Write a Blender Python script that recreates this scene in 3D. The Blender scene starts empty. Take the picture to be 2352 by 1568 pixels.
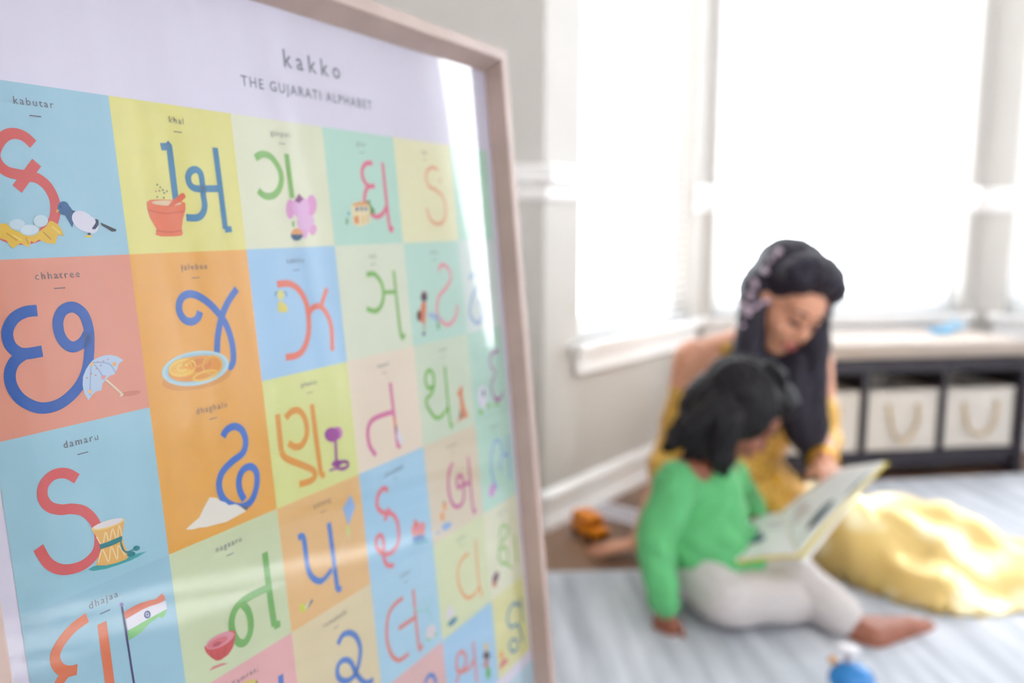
import bpy, bmesh, math, random
from mathutils import Vector, Matrix, Euler
random.seed(7)
SC = bpy.context.scene
COL = SC.collection
V = Vector

# ------------------------------------------------------------------ camera
H, PITCH, FPX = 0.85, math.atan(269/1894), 1894.0
SP, CP = math.sin(PITCH), math.cos(PITCH)
cam_d = bpy.data.cameras.new('camera'); cam = bpy.data.objects.new('camera', cam_d); COL.objects.link(cam)
cam.location = (0, 0, H); cam.rotation_euler = (math.pi/2 - PITCH, 0, 0)
cam_d.sensor_width = 36.0; cam_d.lens = FPX/2352*36.0
cam_d.clip_start = 0.02
cam_d.dof.use_dof = True; cam_d.dof.focus_distance = 0.364
cam_d.dof.aperture_fstop = (cam_d.lens/1000)/0.0060
cam_d.dof.aperture_blades = 0
SC.camera = cam

# ------------------------------------------------------------------ world, sun, exposure
w = bpy.data.worlds.new('sky'); SC.world = w; w.use_nodes = True
bg = w.node_tree.nodes['Background']
bg.inputs[0].default_value = (0.93, 0.96, 1.0, 1); bg.inputs[1].default_value = 6.5
sd = bpy.data.lights.new('sun', 'SUN'); sun = bpy.data.objects.new('sun', sd); COL.objects.link(sun)
sd.energy = 34.0; sd.angle = math.radians(0.6); sd.color = (1.0, 0.95, 0.86)
SUN_TO = V((0.62, -1.15, 1.0))                      # towards the sun
sun.rotation_euler = SUN_TO.to_track_quat('Z', 'Y').to_euler()
SC.view_settings.view_transform = 'Standard'; SC.view_settings.look = 'None'
SC.view_settings.gamma = 1.0; SC.view_settings.use_curve_mapping = False
SC.view_settings.exposure = 0.92

# ------------------------------------------------------------------ helpers
def at(px, py, Y):
    """real-world point at distance Y in front of the viewer, read off the photograph"""
    x = (px-1176)/FPX; y = (py-784)/FPX
    r = V((x, CP - y*SP, -(SP + y*CP))); return r*(Y/r.y) + V((0, 0, H))
def lin(h):
    o = []
    for i in (0, 2, 4):
        c = int(h[i:i+2], 16)/255; o.append(c/12.92 if c <= .04045 else ((c+.055)/1.055)**2.4)
    return (*o, 1)
MATS = {}
def mat(name, col, rough=0.6, metal=0.0, noise=0.0, nscale=20.0, bump=0.0, bscale=60.0, stretch=None, sheen=0.0, sub=0.0, spec=0.5, trans=0.0):
    """principled material; colour varied by noise, fine relief by bump; object coordinates"""
    if name in MATS: return MATS[name]
    m = bpy.data.materials.new(name); m.use_nodes = True; nt = m.node_tree; N = nt.nodes; L = nt.links
    b = N['Principled BSDF']; c = lin(col) if isinstance(col, str) else col
    b.inputs['Base Color'].default_value = c; b.inputs['Roughness'].default_value = rough
    b.inputs['Metallic'].default_value = metal; b.inputs['Specular IOR Level'].default_value = spec
    if sheen: b.inputs['Sheen Weight'].default_value = sheen; b.inputs['Sheen Roughness'].default_value = 0.4
    if sub: b.inputs['Subsurface Weight'].default_value = sub; b.inputs['Subsurface Radius'].default_value = (.02, .008, .004)
    if noise or bump:
        tc = N.new('ShaderNodeTexCoord'); mp = N.new('ShaderNodeMapping'); L.new(tc.outputs['Object'], mp.inputs[0])
        if stretch: mp.inputs['Scale'].default_value = stretch
    if noise:
        t = N.new('ShaderNodeTexNoise'); t.inputs['Scale'].default_value = nscale; t.inputs['Detail'].default_value = 6
        L.new(mp.outputs[0], t.inputs[0])
        r = N.new('ShaderNodeValToRGB'); r.color_ramp.elements[0].position = .3; r.color_ramp.elements[1].position = .7
        r.color_ramp.elements[0].color = tuple(max(0, x*(1-noise)) for x in c[:3])+(1,)
        r.color_ramp.elements[1].color = tuple(min(1, x*(1+noise)) for x in c[:3])+(1,)
        L.new(t.outputs['Fac'], r.inputs[0]); L.new(r.outputs[0], b.inputs['Base Color'])
    if bump:
        t2 = N.new('ShaderNodeTexNoise'); t2.inputs['Scale'].default_value = bscale; L.new(mp.outputs[0], t2.inputs[0])
        bp = N.new('ShaderNodeBump'); bp.inputs['Strength'].default_value = bump; bp.inputs['Distance'].default_value = .002
        L.new(t2.outputs['Fac'], bp.inputs['Height']); L.new(bp.outputs[0], b.inputs['Normal'])
    MATS[name] = m; return m
def glass_mat(name, tint=(1, 1, 1, 1), rough=0.0, ior=1.5, boost=1.0):
    m = bpy.data.materials.new(name); m.use_nodes = True; nt = m.node_tree; N = nt.nodes; L = nt.links
    N.remove(N['Principled BSDF']); out = N['Material Output']
    tr = N.new('ShaderNodeBsdfTransparent'); tr.inputs[0].default_value = tint
    gl = N.new('ShaderNodeBsdfGlossy'); gl.inputs['Roughness'].default_value = rough
    fr = N.new('ShaderNodeFresnel'); fr.inputs[0].default_value = ior
    mx = N.new('ShaderNodeMixShader'); mu = N.new('ShaderNodeMath'); mu.operation = 'MULTIPLY'; mu.inputs[1].default_value = boost; mu.use_clamp = True
    ge = N.new('ShaderNodeNewGeometry'); sb = N.new('ShaderNodeMath'); sb.operation = 'SUBTRACT'; sb.inputs[0].default_value = 1; L.new(ge.outputs['Backfacing'], sb.inputs[1])
    m2 = N.new('ShaderNodeMath'); m2.operation = 'MULTIPLY'; L.new(fr.outputs[0], m2.inputs[0]); L.new(sb.outputs[0], m2.inputs[1])
    L.new(m2.outputs[0], mu.inputs[0]); L.new(mu.outputs[0], mx.inputs[0]); L.new(tr.outputs[0], mx.inputs[1]); L.new(gl.outputs[0], mx.inputs[2])
    L.new(mx.outputs[0], out.inputs[0]); return m
def link(name, me, m=None, parent=None):
    o = bpy.data.objects.new(name, me); COL.objects.link(o)
    if m is not None:
        if len(me.materials): me.materials.clear()
        for k in (m if isinstance(m, (list, tuple)) else [m]): me.materials.append(k)
    if parent: o.parent = parent
    return o
def obj(name, bm, m=None, parent=None, smooth=False):
    me = bpy.data.meshes.new(name); bm.normal_update(); bm.to_mesh(me); bm.free()
    if smooth: me.shade_smooth()
    return link(name, me, m, parent)
def tag(o, label, cat, group=None, kind=None):
    o['label'] = label; o['category'] = cat
    if group: o['group'] = group
    if kind: o['kind'] = kind
    return o
def struct(o): o['kind'] = 'structure'; return o
def empty(name, loc, rz=0):
    o = bpy.data.objects.new(name, None); COL.objects.link(o); o.location = loc; o.rotation_euler = (0, 0, rz); o.empty_display_size = .05
    return o
def thing(name, label, cat, loc, rz=0, group=None): return tag(empty(name, loc, rz), label, cat, group)
def box(bm, lo, hi, M=None, bev=0.0):
    lo = V(lo); hi = V(hi)
    r = bmesh.ops.create_cube(bm, size=1); vs = r['verts']
    for v in vs: v.co = V([(lo[i]+hi[i])/2 + v.co[i]*(hi[i]-lo[i]) for i in range(3)])
    if bev:
        es = list({e for v in vs for e in v.link_edges})
        rr = bmesh.ops.bevel(bm, geom=es, offset=bev, segments=2, affect='EDGES', profile=.6)
        vs = list({v for f in rr['faces'] for v in f.verts} | {v for v in vs if v.is_valid})
    if M is not None:
        for v in vs: v.co = M @ v.co
    return bm
def nb(): return bmesh.new()
def cyl(bm, p0, p1, r0, r1=None, seg=16):
    p0 = V(p0); p1 = V(p1); d = p1-p0; r1 = r0 if r1 is None else r1
    M = Matrix.Translation((p0+p1)/2) @ d.to_track_quat('Z', 'Y').to_matrix().to_4x4()
    bmesh.ops.create_cone(bm, cap_ends=True, segments=seg, radius1=r0, radius2=r1, depth=d.length, matrix=M); return bm
def lathe(bm, prof, M=None, seg=24):
    rings = []
    for r, z in prof:
        rings.append([bm.verts.new((r*math.cos(2*math.pi*i/seg), r*math.sin(2*math.pi*i/seg), z)) for i in range(seg)])
    for a, b in zip(rings, rings[1:]):
        for i in range(seg): bm.faces.new((a[i], a[(i+1) % seg], b[(i+1) % seg], b[i]))
    bm.faces.new(rings[0][::-1]); bm.faces.new(rings[-1])
    if M is not None:
        for rg in rings:
            for v in rg: v.co = M @ v.co
    return bm
def tube(bm, pts, rad, seg=8):
    pts = [V(p) for p in pts]; n = len(pts); rings = []
    rs = rad if isinstance(rad, (list, tuple)) else [rad]*n
    up = V((0, 0, 1))
    for i, p in enumerate(pts):
        d = (pts[min(i+1, n-1)]-pts[max(i-1, 0)]).normalized()
        a = d.cross(up)
        if a.length < 1e-3: a = d.cross(V((1, 0, 0)))
        a.normalize(); b = d.cross(a)
        rings.append([bm.verts.new(p+(a*math.cos(2*math.pi*k/seg)+b*math.sin(2*math.pi*k/seg))*rs[i]) for k in range(seg)])
    for A, B in zip(rings, rings[1:]):
        for k in range(seg): bm.faces.new((A[k], A[(k+1) % seg], B[(k+1) % seg], B[k]))
    bm.faces.new(rings[0][::-1]); bm.faces.new(rings[-1]); return bm
def spline(pts, sub=6):
    """Catmull-Rom through the points"""
    P = [V(p) for p in pts]
    if len(P) < 3: return P
    o = []
    for i in range(len(P)-1):
        p0 = P[max(i-1, 0)]; p1 = P[i]; p2 = P[i+1]; p3 = P[min(i+2, len(P)-1)]
        for k in range(sub):
            t = k/sub; o.append(.5*((2*p1)+(p2-p0)*t+(2*p0-5*p1+4*p2-p3)*t*t+(3*p1-p0-3*p2+p3)*t**3))
    o.append(P[-1]); return o
def ico(bm, c, r, M=None, sub=2):
    rr = r if isinstance(r, (tuple, list, Vector)) else (r, r, r)
    X = Matrix.Translation(V(c)) @ (M.to_4x4() if M is not None else Matrix.Identity(4)) @ Matrix.Diagonal((*rr, 1))
    bmesh.ops.create_icosphere(bm, subdivisions=sub, radius=1, matrix=X)
def blob(name, prims, m, parent=None, voxel=.006, smooth=3, post=None):
    """prims: ('c', p0, r0, p1, r1) tapered round limb | ('e', centre, radii[, rotation]) ; fused into one continuous skin"""
    bm = nb()
    for q in prims:
        if q[0] == 'c':
            t = nb(); ico(t, q[1], q[2]); ico(t, q[3], q[4])
            r = bmesh.ops.convex_hull(t, input=t.verts)
            dead = [g for g in r['geom_interior'] if isinstance(g, bmesh.types.BMVert)]
            bmesh.ops.delete(t, geom=dead, context='VERTS')
            me = bpy.data.meshes.new('t'); t.to_mesh(me); t.free(); bm.from_mesh(me); bpy.data.meshes.remove(me)
        else: ico(bm, q[1], q[2], q[3] if len(q) > 3 else None, 3)
    me = bpy.data.meshes.new(name); bm.to_mesh(me); bm.free()
    o = bpy.data.objects.new(name, me); COL.objects.link(o)
    rm = o.modifiers.new('r', 'REMESH'); rm.mode = 'VOXEL'; rm.voxel_size = voxel
    sm = o.modifiers.new('s', 'SMOOTH'); sm.factor = .5; sm.iterations = smooth
    dg = bpy.context.evaluated_depsgraph_get(); dg.update()
    me2 = bpy.data.meshes.new_from_object(o.evaluated_get(dg)); o.modifiers.clear(); o.data = me2; me2.name = name
    if post:
        pts = [(v.co.copy(), n.vector.copy()) for v, n in zip(me2.vertices, me2.vertex_normals)]
        flat = [x for c, n in pts for x in post(c, n)]
        me2.vertices.foreach_set('co', flat); me2.update()
    me2.shade_smooth(); me2.materials.clear(); me2.materials.append(m)
    if parent: o.parent = parent; o.matrix_parent_inverse = parent.matrix_world.inverted() if False else Matrix.Translation(-V(parent.location))
    return o
def chain(*pr):
    """(p, r), (p, r)... -> limb capsules"""
    return [('c', V(a[0]), a[1], V(b[0]), b[1]) for a, b in zip(pr, pr[1:])]
def under(o, parent):
    """parent an object whose mesh is in world coordinates"""
    o.parent = parent; o.matrix_parent_inverse = Matrix.Translation(-V(parent.location)); return o

# ------------------------------------------------------------------ room shell
azA, azB, azC = (math.radians(v) for v in (37.8, 81.5, 126.5))
dA = V((math.sin(azA), math.cos(azA), 0)); dB = V((math.sin(azB), math.cos(azB), 0)); dC = V((math.sin(azC), math.cos(azC), 0))
P0 = V((0.087, 2.229, 0)); LA = .983; P1 = P0 + dA*LA; LB = 1.11; P2 = P1 + dB*LB; LC = 1.62; P3 = P2 + dC*LC
PD = P0 - dB*2.6; PR = V((3.05, -2.7, 0)); PL = V((PD.x, -2.7, 0))
CEIL = 2.75
M_wall = mat('wall_paint_greige', 'C8C4BF', .85, noise=.03, nscale=3, bump=.15, bscale=220)
M_trim = mat('white_trim_paint', 'F5F3F2', .35, noise=.01, nscale=5)
M_ceil = mat('ceiling_white', 'F2F2F0', .9, noise=.01)
def seg_matrix(P, Q):
    """local x along P->Q, y outward (left of the walking direction), z up"""
    d = (Q-P).normalized(); n = V((-d.y, d.x, 0))
    return Matrix(((d.x, n.x, 0, P.x), (d.y, n.y, 0, P.y), (0, 0, 1, 0), (0, 0, 0, 1)))
def wall(name, P, Q, holes=(), z1=CEIL, th=.14):
    M = seg_matrix(P, Q); L = (Q-P).length; bm = nb(); x = -.0
    for s0, s1, a, b in sorted(holes):
        if s0 > x: box(bm, (x, 0, 0), (s0, th, z1), M)
        box(bm, (s0, 0, 0), (s1, th, a), M); box(bm, (s0, 0, b), (s1, th, z1), M); x = s1
    if x < L: box(bm, (x, 0, 0), (L, th, z1), M)
    return struct(obj(name, bm, M_wall)), M
WZ0, WZ1 = .515, 2.5
hA = (.178, .893, WZ0, WZ1); hB = (.045, 1.055, WZ0, WZ1); hC = (.10, 1.40, WZ0, WZ1)
hS = (.62, 1.62, .5, 2.15)
hK = (2.7, 4.1, 1.0, 2.05)
LR = (PR-P3).length
hR = (2.5, 4.3, .55, 1.9)
LK = (PL-PR).length
wall('wall_front', PD, P0); wall('wall_bay_left', P0, P1, [hA]); wall('wall_bay_back', P1, P2, [hB]); wall('wall_bay_right', P2, P3, [hC])
wall('wall_right', P3, PR, [hS, hR]); wall('wall_back', PR, PL, [hK]); wall('wall_left', PL, PD)
bm = nb(); box(bm, (PL.x-.2, -2.9, -.12), (3.4, 3.6, -.004)); floor = struct(obj('floor', bm, mat('subfloor', '6A5546', .8)))
bm = nb(); box(bm, (PL.x-.2, -2.9, CEIL), (3.4, 3.6, CEIL+.1)); struct(obj('ceiling', bm, M_ceil))

# wooden floorboards, each its own piece, running towards the bay
M_wood = [mat('oak_board_%s' % n, c, .42, noise=.22, nscale=9, stretch=(9, .7, 1), bump=.2, bscale=40) for n, c in (('light', '8E6D56'), ('mid', '81614C'), ('dark', '715644'))]
ang = math.radians(90)-azB
cache = {}
def inside(p):
    poly = [PD, P0, P1, P2, P3, PR, PL]; r = False
    for a, b in zip(poly, poly[1:]+poly[:1]):
        if (a.y > p.y) != (b.y > p.y) and p.x < (b.x-a.x)*(p.y-a.y)/(b.y-a.y)+a.x: r = not r
    return r
PW, PLN = .125, 1.3
nboard = 0
for i in range(-24, 30):
    for j in range(-4, 4):
        lx = i*PW; ly = j*PLN + ((i*37) % 13)/13*PLN
        Rm = Matrix.Rotation(ang, 4, 'Z')
        cs = [Rm @ V((lx+dx, ly+dy, 0)) for dx in (0, PW) for dy in (0, PLN/2, PLN)]
        if not any(inside(c) for c in cs): continue
        k = (i*7+j*3) % 3
        if k not in cache:
            b_ = nb(); box(b_, (.0006, .0006, -.004), (PW-.0006, PLN-.0006, 0.0), None, .0008)
            me = bpy.data.meshes.new('floorboard'); b_.to_mesh(me); b_.free(); me.materials.append(M_wood[k]); cache[k] = me
        o = bpy.data.objects.new('floorboard', cache[k]); COL.objects.link(o); o.parent = floor
        o.location = Rm @ V((lx, ly, 0)); o.rotation_euler = (0, 0, ang); nboard += 1

# mouldings follow the wall line; profile in (out from wall, height)
def moulding(name, path, prof, m):
    bm = nb(); rings = []
    n = len(path)
    for i, p in enumerate(path):
        ds = []
        if i > 0: ds.append((path[i]-path[i-1]).normalized())
        if i < n-1: ds.append((path[i+1]-path[i]).normalized())
        ns = [V((d.y, -d.x, 0)) for d in ds]
        nn = sum(ns, V()).normalized(); k = 1/max(.3, nn.dot(ns[0]))
        rings.append([bm.verts.new(p+nn*(o*k)+V((0, 0, z))) for o, z in prof])
    q = len(prof)
    for a, b in zip(rings, rings[1:]):
        for k in range(q): bm.faces.new((a[k], b[k], b[(k+1) % q], a[(k+1) % q]))
    bm.faces.new(rings[0]); bm.faces.new(rings[-1][::-1])
    bmesh.ops.recalc_face_normals(bm, faces=bm.faces)
    return struct(obj(name, bm, m))
base_prof = [(0, 0), (.026, 0), (.026, .012), (.022, .026), (.014, .030), (.014, .074), (.020, .082), (.020, .094), (.010, .106), (.004, .110), (0, .110)]
moulding('baseboard_front', [PD, P0, P1, P2, P3], base_prof, M_trim)
moulding('baseboard_right', [P3, PR], base_prof, M_trim)
rail_prof = [(0, .916), (.010, .916), (.014, .925), (.012, .940), (.018, .950), (.032, .958), (.036, .968), (.032, .985), (.038, .992), (.038, 1.0), (.030, 1.006), (0, 1.006)]
moulding('trim_1', [PD, P0, P0+dA*(hA[0]-.005)], rail_prof, M_trim)
moulding('trim_2', [P0+dA*(hA[1]+.01), P1, P1+dB*(hB[0]-.006)], [(o*1.0, z-.02) for o, z in rail_prof], M_trim)
moulding('trim_3', [P1+dB*(hB[1]+.006), P2, P2+dC*(hC[0]-.006)], [(o, z-.02) for o, z in rail_prof], M_trim)

# windows with sill, frame, sashes, panes and slatted blinds
M_vinyl = mat('window_vinyl_white', 'F4F5F6', .3)
M_pane = glass_mat('window_glass', (.97, .98, .98, 1))
def blind_material():
    m = bpy.data.materials.new('blind_slat_white'); m.use_nodes = True; N = m.node_tree.nodes; L = m.node_tree.links
    b = N['Principled BSDF']; b.inputs['Base Color'].default_value = (.93, .93, .93, 1); b.inputs['Roughness'].default_value = .45
    tl = N.new('ShaderNodeBsdfTranslucent'); tl.inputs[0].default_value = (.93, .93, .92, 1); mx = N.new('ShaderNodeMixShader'); mx.inputs[0].default_value = .45
    L.new(b.outputs[0], mx.inputs[1]); L.new(tl.outputs[0], mx.inputs[2]); L.new(mx.outputs[0], N['Material Output'].inputs[0]); return m
M_slat = blind_material()
def window(name, P, Q, hole, sill=True, blinds=True, tilt=12, split=1, sw=.0125, pitch=.0285):
    M = seg_matrix(P, Q); s0, s1, a, b = hole
    root = empty(name, M @ V(((s0+s1)/2, .05, a))); struct(root)
    def put(nm, bm, m, sm=False): return under(obj(nm, bm, m, None, sm), root)
    bm = nb(); f = .035
    for lo, hi in (((s0, .06, a), (s0+f, .12, b)), ((s1-f, .06, a), (s1, .12, b)), ((s0, .06, a), (s1, .12, a+f)), ((s0, .06, b-f), (s1, .12, b))): box(bm, lo, hi, M, .003)
    put('window_frame', bm, M_vinyl)
    w_ = (s1-s0)/split
    for k in range(split):
        x0 = s0+w_*k+f*.8; x1 = s0+w_*(k+1)-f*.8
        bm = nb(); g = .03
        for lo, hi in (((x0, .075, a+f*.8), (x0+g, .105, b-f*.8)), ((x1-g, .075, a+f*.8), (x1, .105, b-f*.8)), ((x0, .075, a+f*.8), (x1, .105, a+f*.8+g)), ((x0, .075, b-f*.8-g), (x1, .105, b-f*.8))): box(bm, lo, hi, M, .003)
        sash = put('sash', bm, M_vinyl)
        bm = nb(); box(bm, (x0+g*.7, .088, a+f+g*.6), (x1-g*.7, .092, b-f-g*.6), M); pn = under(obj('pane', bm, M_pane), root)
    if sill:
        bm = nb(); box(bm, (s0-.055, -.042, a-.026), (s1+min(.055, .03), .062, a), M, .006); put('window_sill', bm, M_trim)
        bm = nb(); box(bm, (s0-.035, -.02, a-.092), (s1+.02, 0, a-.024), M, .004); box(bm, (s0-.035, -.026, a-.092), (s1+.02, 0, a-.082), M, .002); put('apron', bm, M_trim)
    if blinds:
        bm = nb(); box(bm, (s0+.006, .0, b-.045), (s1-.006, .045, b-.003), M, .003); put('head_rail', bm, M_vinyl)
        bm = nb(); box(bm, (s0+.008, .008, a+.006), (s1-.008, .034, a+.018), M, .003); put('bottom_rail', bm, M_vinyl)
        L_ = s1-s0-.018
        b_ = nb(); n = 4; top = []; bot = []
        for i in range(n+1):
            t = -sw+2*sw*i/n; z = .13*sw*(1-(t/sw)**2)
            top.append([b_.verts.new((x, t, z+.05*sw)) for x in (-L_/2, L_/2)]); bot.append([b_.verts.new((x, t, z)) for x in (-L_/2, L_/2)])
        for i in range(n):
            b_.faces.new((top[i][0], top[i][1], top[i+1][1], top[i+1][0])); b_.faces.new((bot[i][0], bot[i+1][0], bot[i+1][1], bot[i][1]))
        for q in (0, n): b_.faces.new((top[q][0], bot[q][0], bot[q][1], top[q][1]))
        me = bpy.data.meshes.new('slat'); b_.to_mesh(me); b_.free(); me.materials.append(M_slat)
        z = a+.032; rz = math.atan2(M[1][0], M[0][0])
        while z < b-.05:
            o = bpy.data.objects.new('slat', me); COL.objects.link(o)
            o.parent = root; o.matrix_parent_inverse = Matrix.Translation(-V(root.location))
            o.location = M @ V(((s0+s1)/2, .022, z)); o.rotation_euler = Euler((math.radians(tilt), 0, rz), 'XYZ'); z += pitch
        for q in (.16, .84):
            bm = nb(); cyl(bm, M @ V((s0+(s1-s0)*q, .022, a+.01)), M @ V((s0+(s1-s0)*q, .022, b-.02)), .0008, seg=6); put('ladder_cord', bm, M_vinyl)
    return root
window('window_1', P0, P1, hA, tilt=5)
window('window_2', P1, P2, hB, tilt=5)
window('window_3', P2, P3, hC, tilt=5, split=2)
window('window_4', P3, PR, hR, tilt=33, split=3, sw=.03, pitch=.09)  # unseen window, added with louvres angled to throw sun stripes on the floor
window('window_6', P3, PR, hS, blinds=False, split=2)  # unseen window added to backlight the curtain mirrored in the glass
window('window_5', PR, PL, hK, blinds=False, split=3)  # unseen window added to light the room from behind the camera

# unseen sheer curtain, added with its window to streak the picture glass
def curtain_material():
    m = bpy.data.materials.new('curtain_linen_white'); m.use_nodes = True; N = m.node_tree.nodes; L = m.node_tree.links
    b = N['Principled BSDF']; b.inputs['Base Color'].default_value = (.78, .77, .80, 1); b.inputs['Roughness'].default_value = .9
    tl = N.new('ShaderNodeBsdfTranslucent'); tl.inputs[0].default_value = (.8, .8, .86, 1); mx = N.new('ShaderNodeMixShader'); mx.inputs[0].default_value = .085
    L.new(b.outputs[0], mx.inputs[1]); L.new(tl.outputs[0], mx.inputs[2]); L.new(mx.outputs[0], N['Material Output'].inputs[0]); return m
MR = seg_matrix(P3, PR)
crt = thing('curtain', 'white linen curtain drawn over the side window on the right wall', 'curtain', MR @ V((1.12, -.09, 2.3)))
def curtain_panel(s0, s1, ph):
    bm = nb(); nx, nz = 90, 12; g = []
    for i in range(nx+1):
        t = i/nx; row = []
        for j in range(nz+1):
            z = .03+2.25*j/nz; fl_ = 1-.25*j/nz
            y = -.09 + (.02 if s0 > 1 else -.01) + .022*fl_*math.sin(t*26+ph+.5*math.sin(t*9)) + .012*math.sin(t*61+ph)
            row.append(bm.verts.new(MR @ V((s0+(s1-s0)*t, y, z))))
        g.append(row)
    for i in range(nx):
        for j in range(nz): bm.faces.new((g[i][j], g[i+1][j], g[i+1][j+1], g[i][j+1]))
    return bm
M_curt = curtain_material()
for s0, s1, ph in ((.48, 1.08, 0), (1.03, 1.76, 1.4)): under(obj('panel', curtain_panel(s0, s1, ph), M_curt, None, True), crt)
bm = nb(); cyl(bm, MR @ V((.40, -.09, 2.31)), MR @ V((1.85, -.09, 2.31)), .012); under(obj('rod', bm, mat('rod_bronze', '4A403A', .4, metal=.6)), crt)
for s0 in (.42, 1.83):
    bm = nb(); ico(bm, MR @ V((s0, -.09, 2.31)), .022, None, 2); under(obj('finial', bm, mat('rod_bronze', '4A403A', .4, metal=.6), None, True), crt)
    bm = nb(); cyl(bm, MR @ V((s0+(.05 if s0 < 1 else -.05), -.09, 2.31)), MR @ V((s0+(.05 if s0 < 1 else -.05), 0, 2.31)), .007); under(obj('bracket', bm, mat('rod_bronze', '4A403A', .4, metal=.6)), crt)
INKS = ['103050','19828C','1E2C4C','1E3040','1F5C94','1F8088','255C8A','2A3550','2A5FB4','2A7C84','2B4488','2E80AC','2F5E84','3A3468','3A55A0','3A6070','3D74CC','3F86AC','3FA5A8','4474C8','4675C6','4A7A60','4A7CCC','4A86A0','4C6C9C','4C82C4','4F80D0','5A4034','5A4458','5A5868','5A7050','5A7A80','5CB45C','5E8E50','68786C','6A3C40','6EA0C8','74B258','78A868','78B8D0','7A4250','7A8A50','7A9A80','7CC670','7EBC58','7FB060','80BE88','8474B0','84BC62','86A8DA','86BC68','88AEE8','8A3C78','8A6A30','8CA8D8','8CBD70','8CCDB4','8E3490','8FC04C','8FCB72','90B4E8','98BCEA','9A3A96','9AB2D6','9AB8D8','9ACDA0','9C3E98','A07A3A','A0BCE0','A2409C','A24C9E','A6CBD8','A83C40','A8BCE0','B04E9A','B06838','B07850','B07858','B46EA8','B4D2E2','BBDCE6','BC4E58','BCD0EA','C6DCE8','C9707C','C99A2A','CC5A30','CC5C98','CC7038','CF4C4C','CFDFEC','D070BE','D08458','D08A70','D2D83C','D2DC80','D4826C','D75C5C','D8727C','D8B880','D8C25C','D8D890','D8DCC0','D98A88','DA5868','DA98D8','DB5F63','DC78A8','DC84B0','DD9A48','DE862C','DEDCEE','E06A5C','E0703C','E0805C','E08272','E090A0','E0D8E4','E2622F','E27858','E28A7A','E28E68','E29CD2','E2D468','E2D6DA','E2DFF0','E2E2EE','E3C9A4','E49AD0','E5708F','E58A90','E59C38','E5BC3C','E5C040','E5C838','E5DC80','E5E2EE','E6A0D2','E6A8DC','E6B4E0','E89058','E89A34','E89A70','E8A868','E8D8B8','E97040','E99A90','E9B2E4','EA7860','EA7880','EA7A60','EAD8BC','EAE2E6','EBA05C','EC9488','ECAC70','ECC040','EDB08F','EDB766','EDE7DC','EE94A2','EFA63A','EFB978','EFC078','F0A860','F0A86C','F0DDB0','F2B240','F2B43E','F2CF86','F2D668','F4BE48','F6C450','F6E2B4','F8CC58','F8D060']
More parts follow.
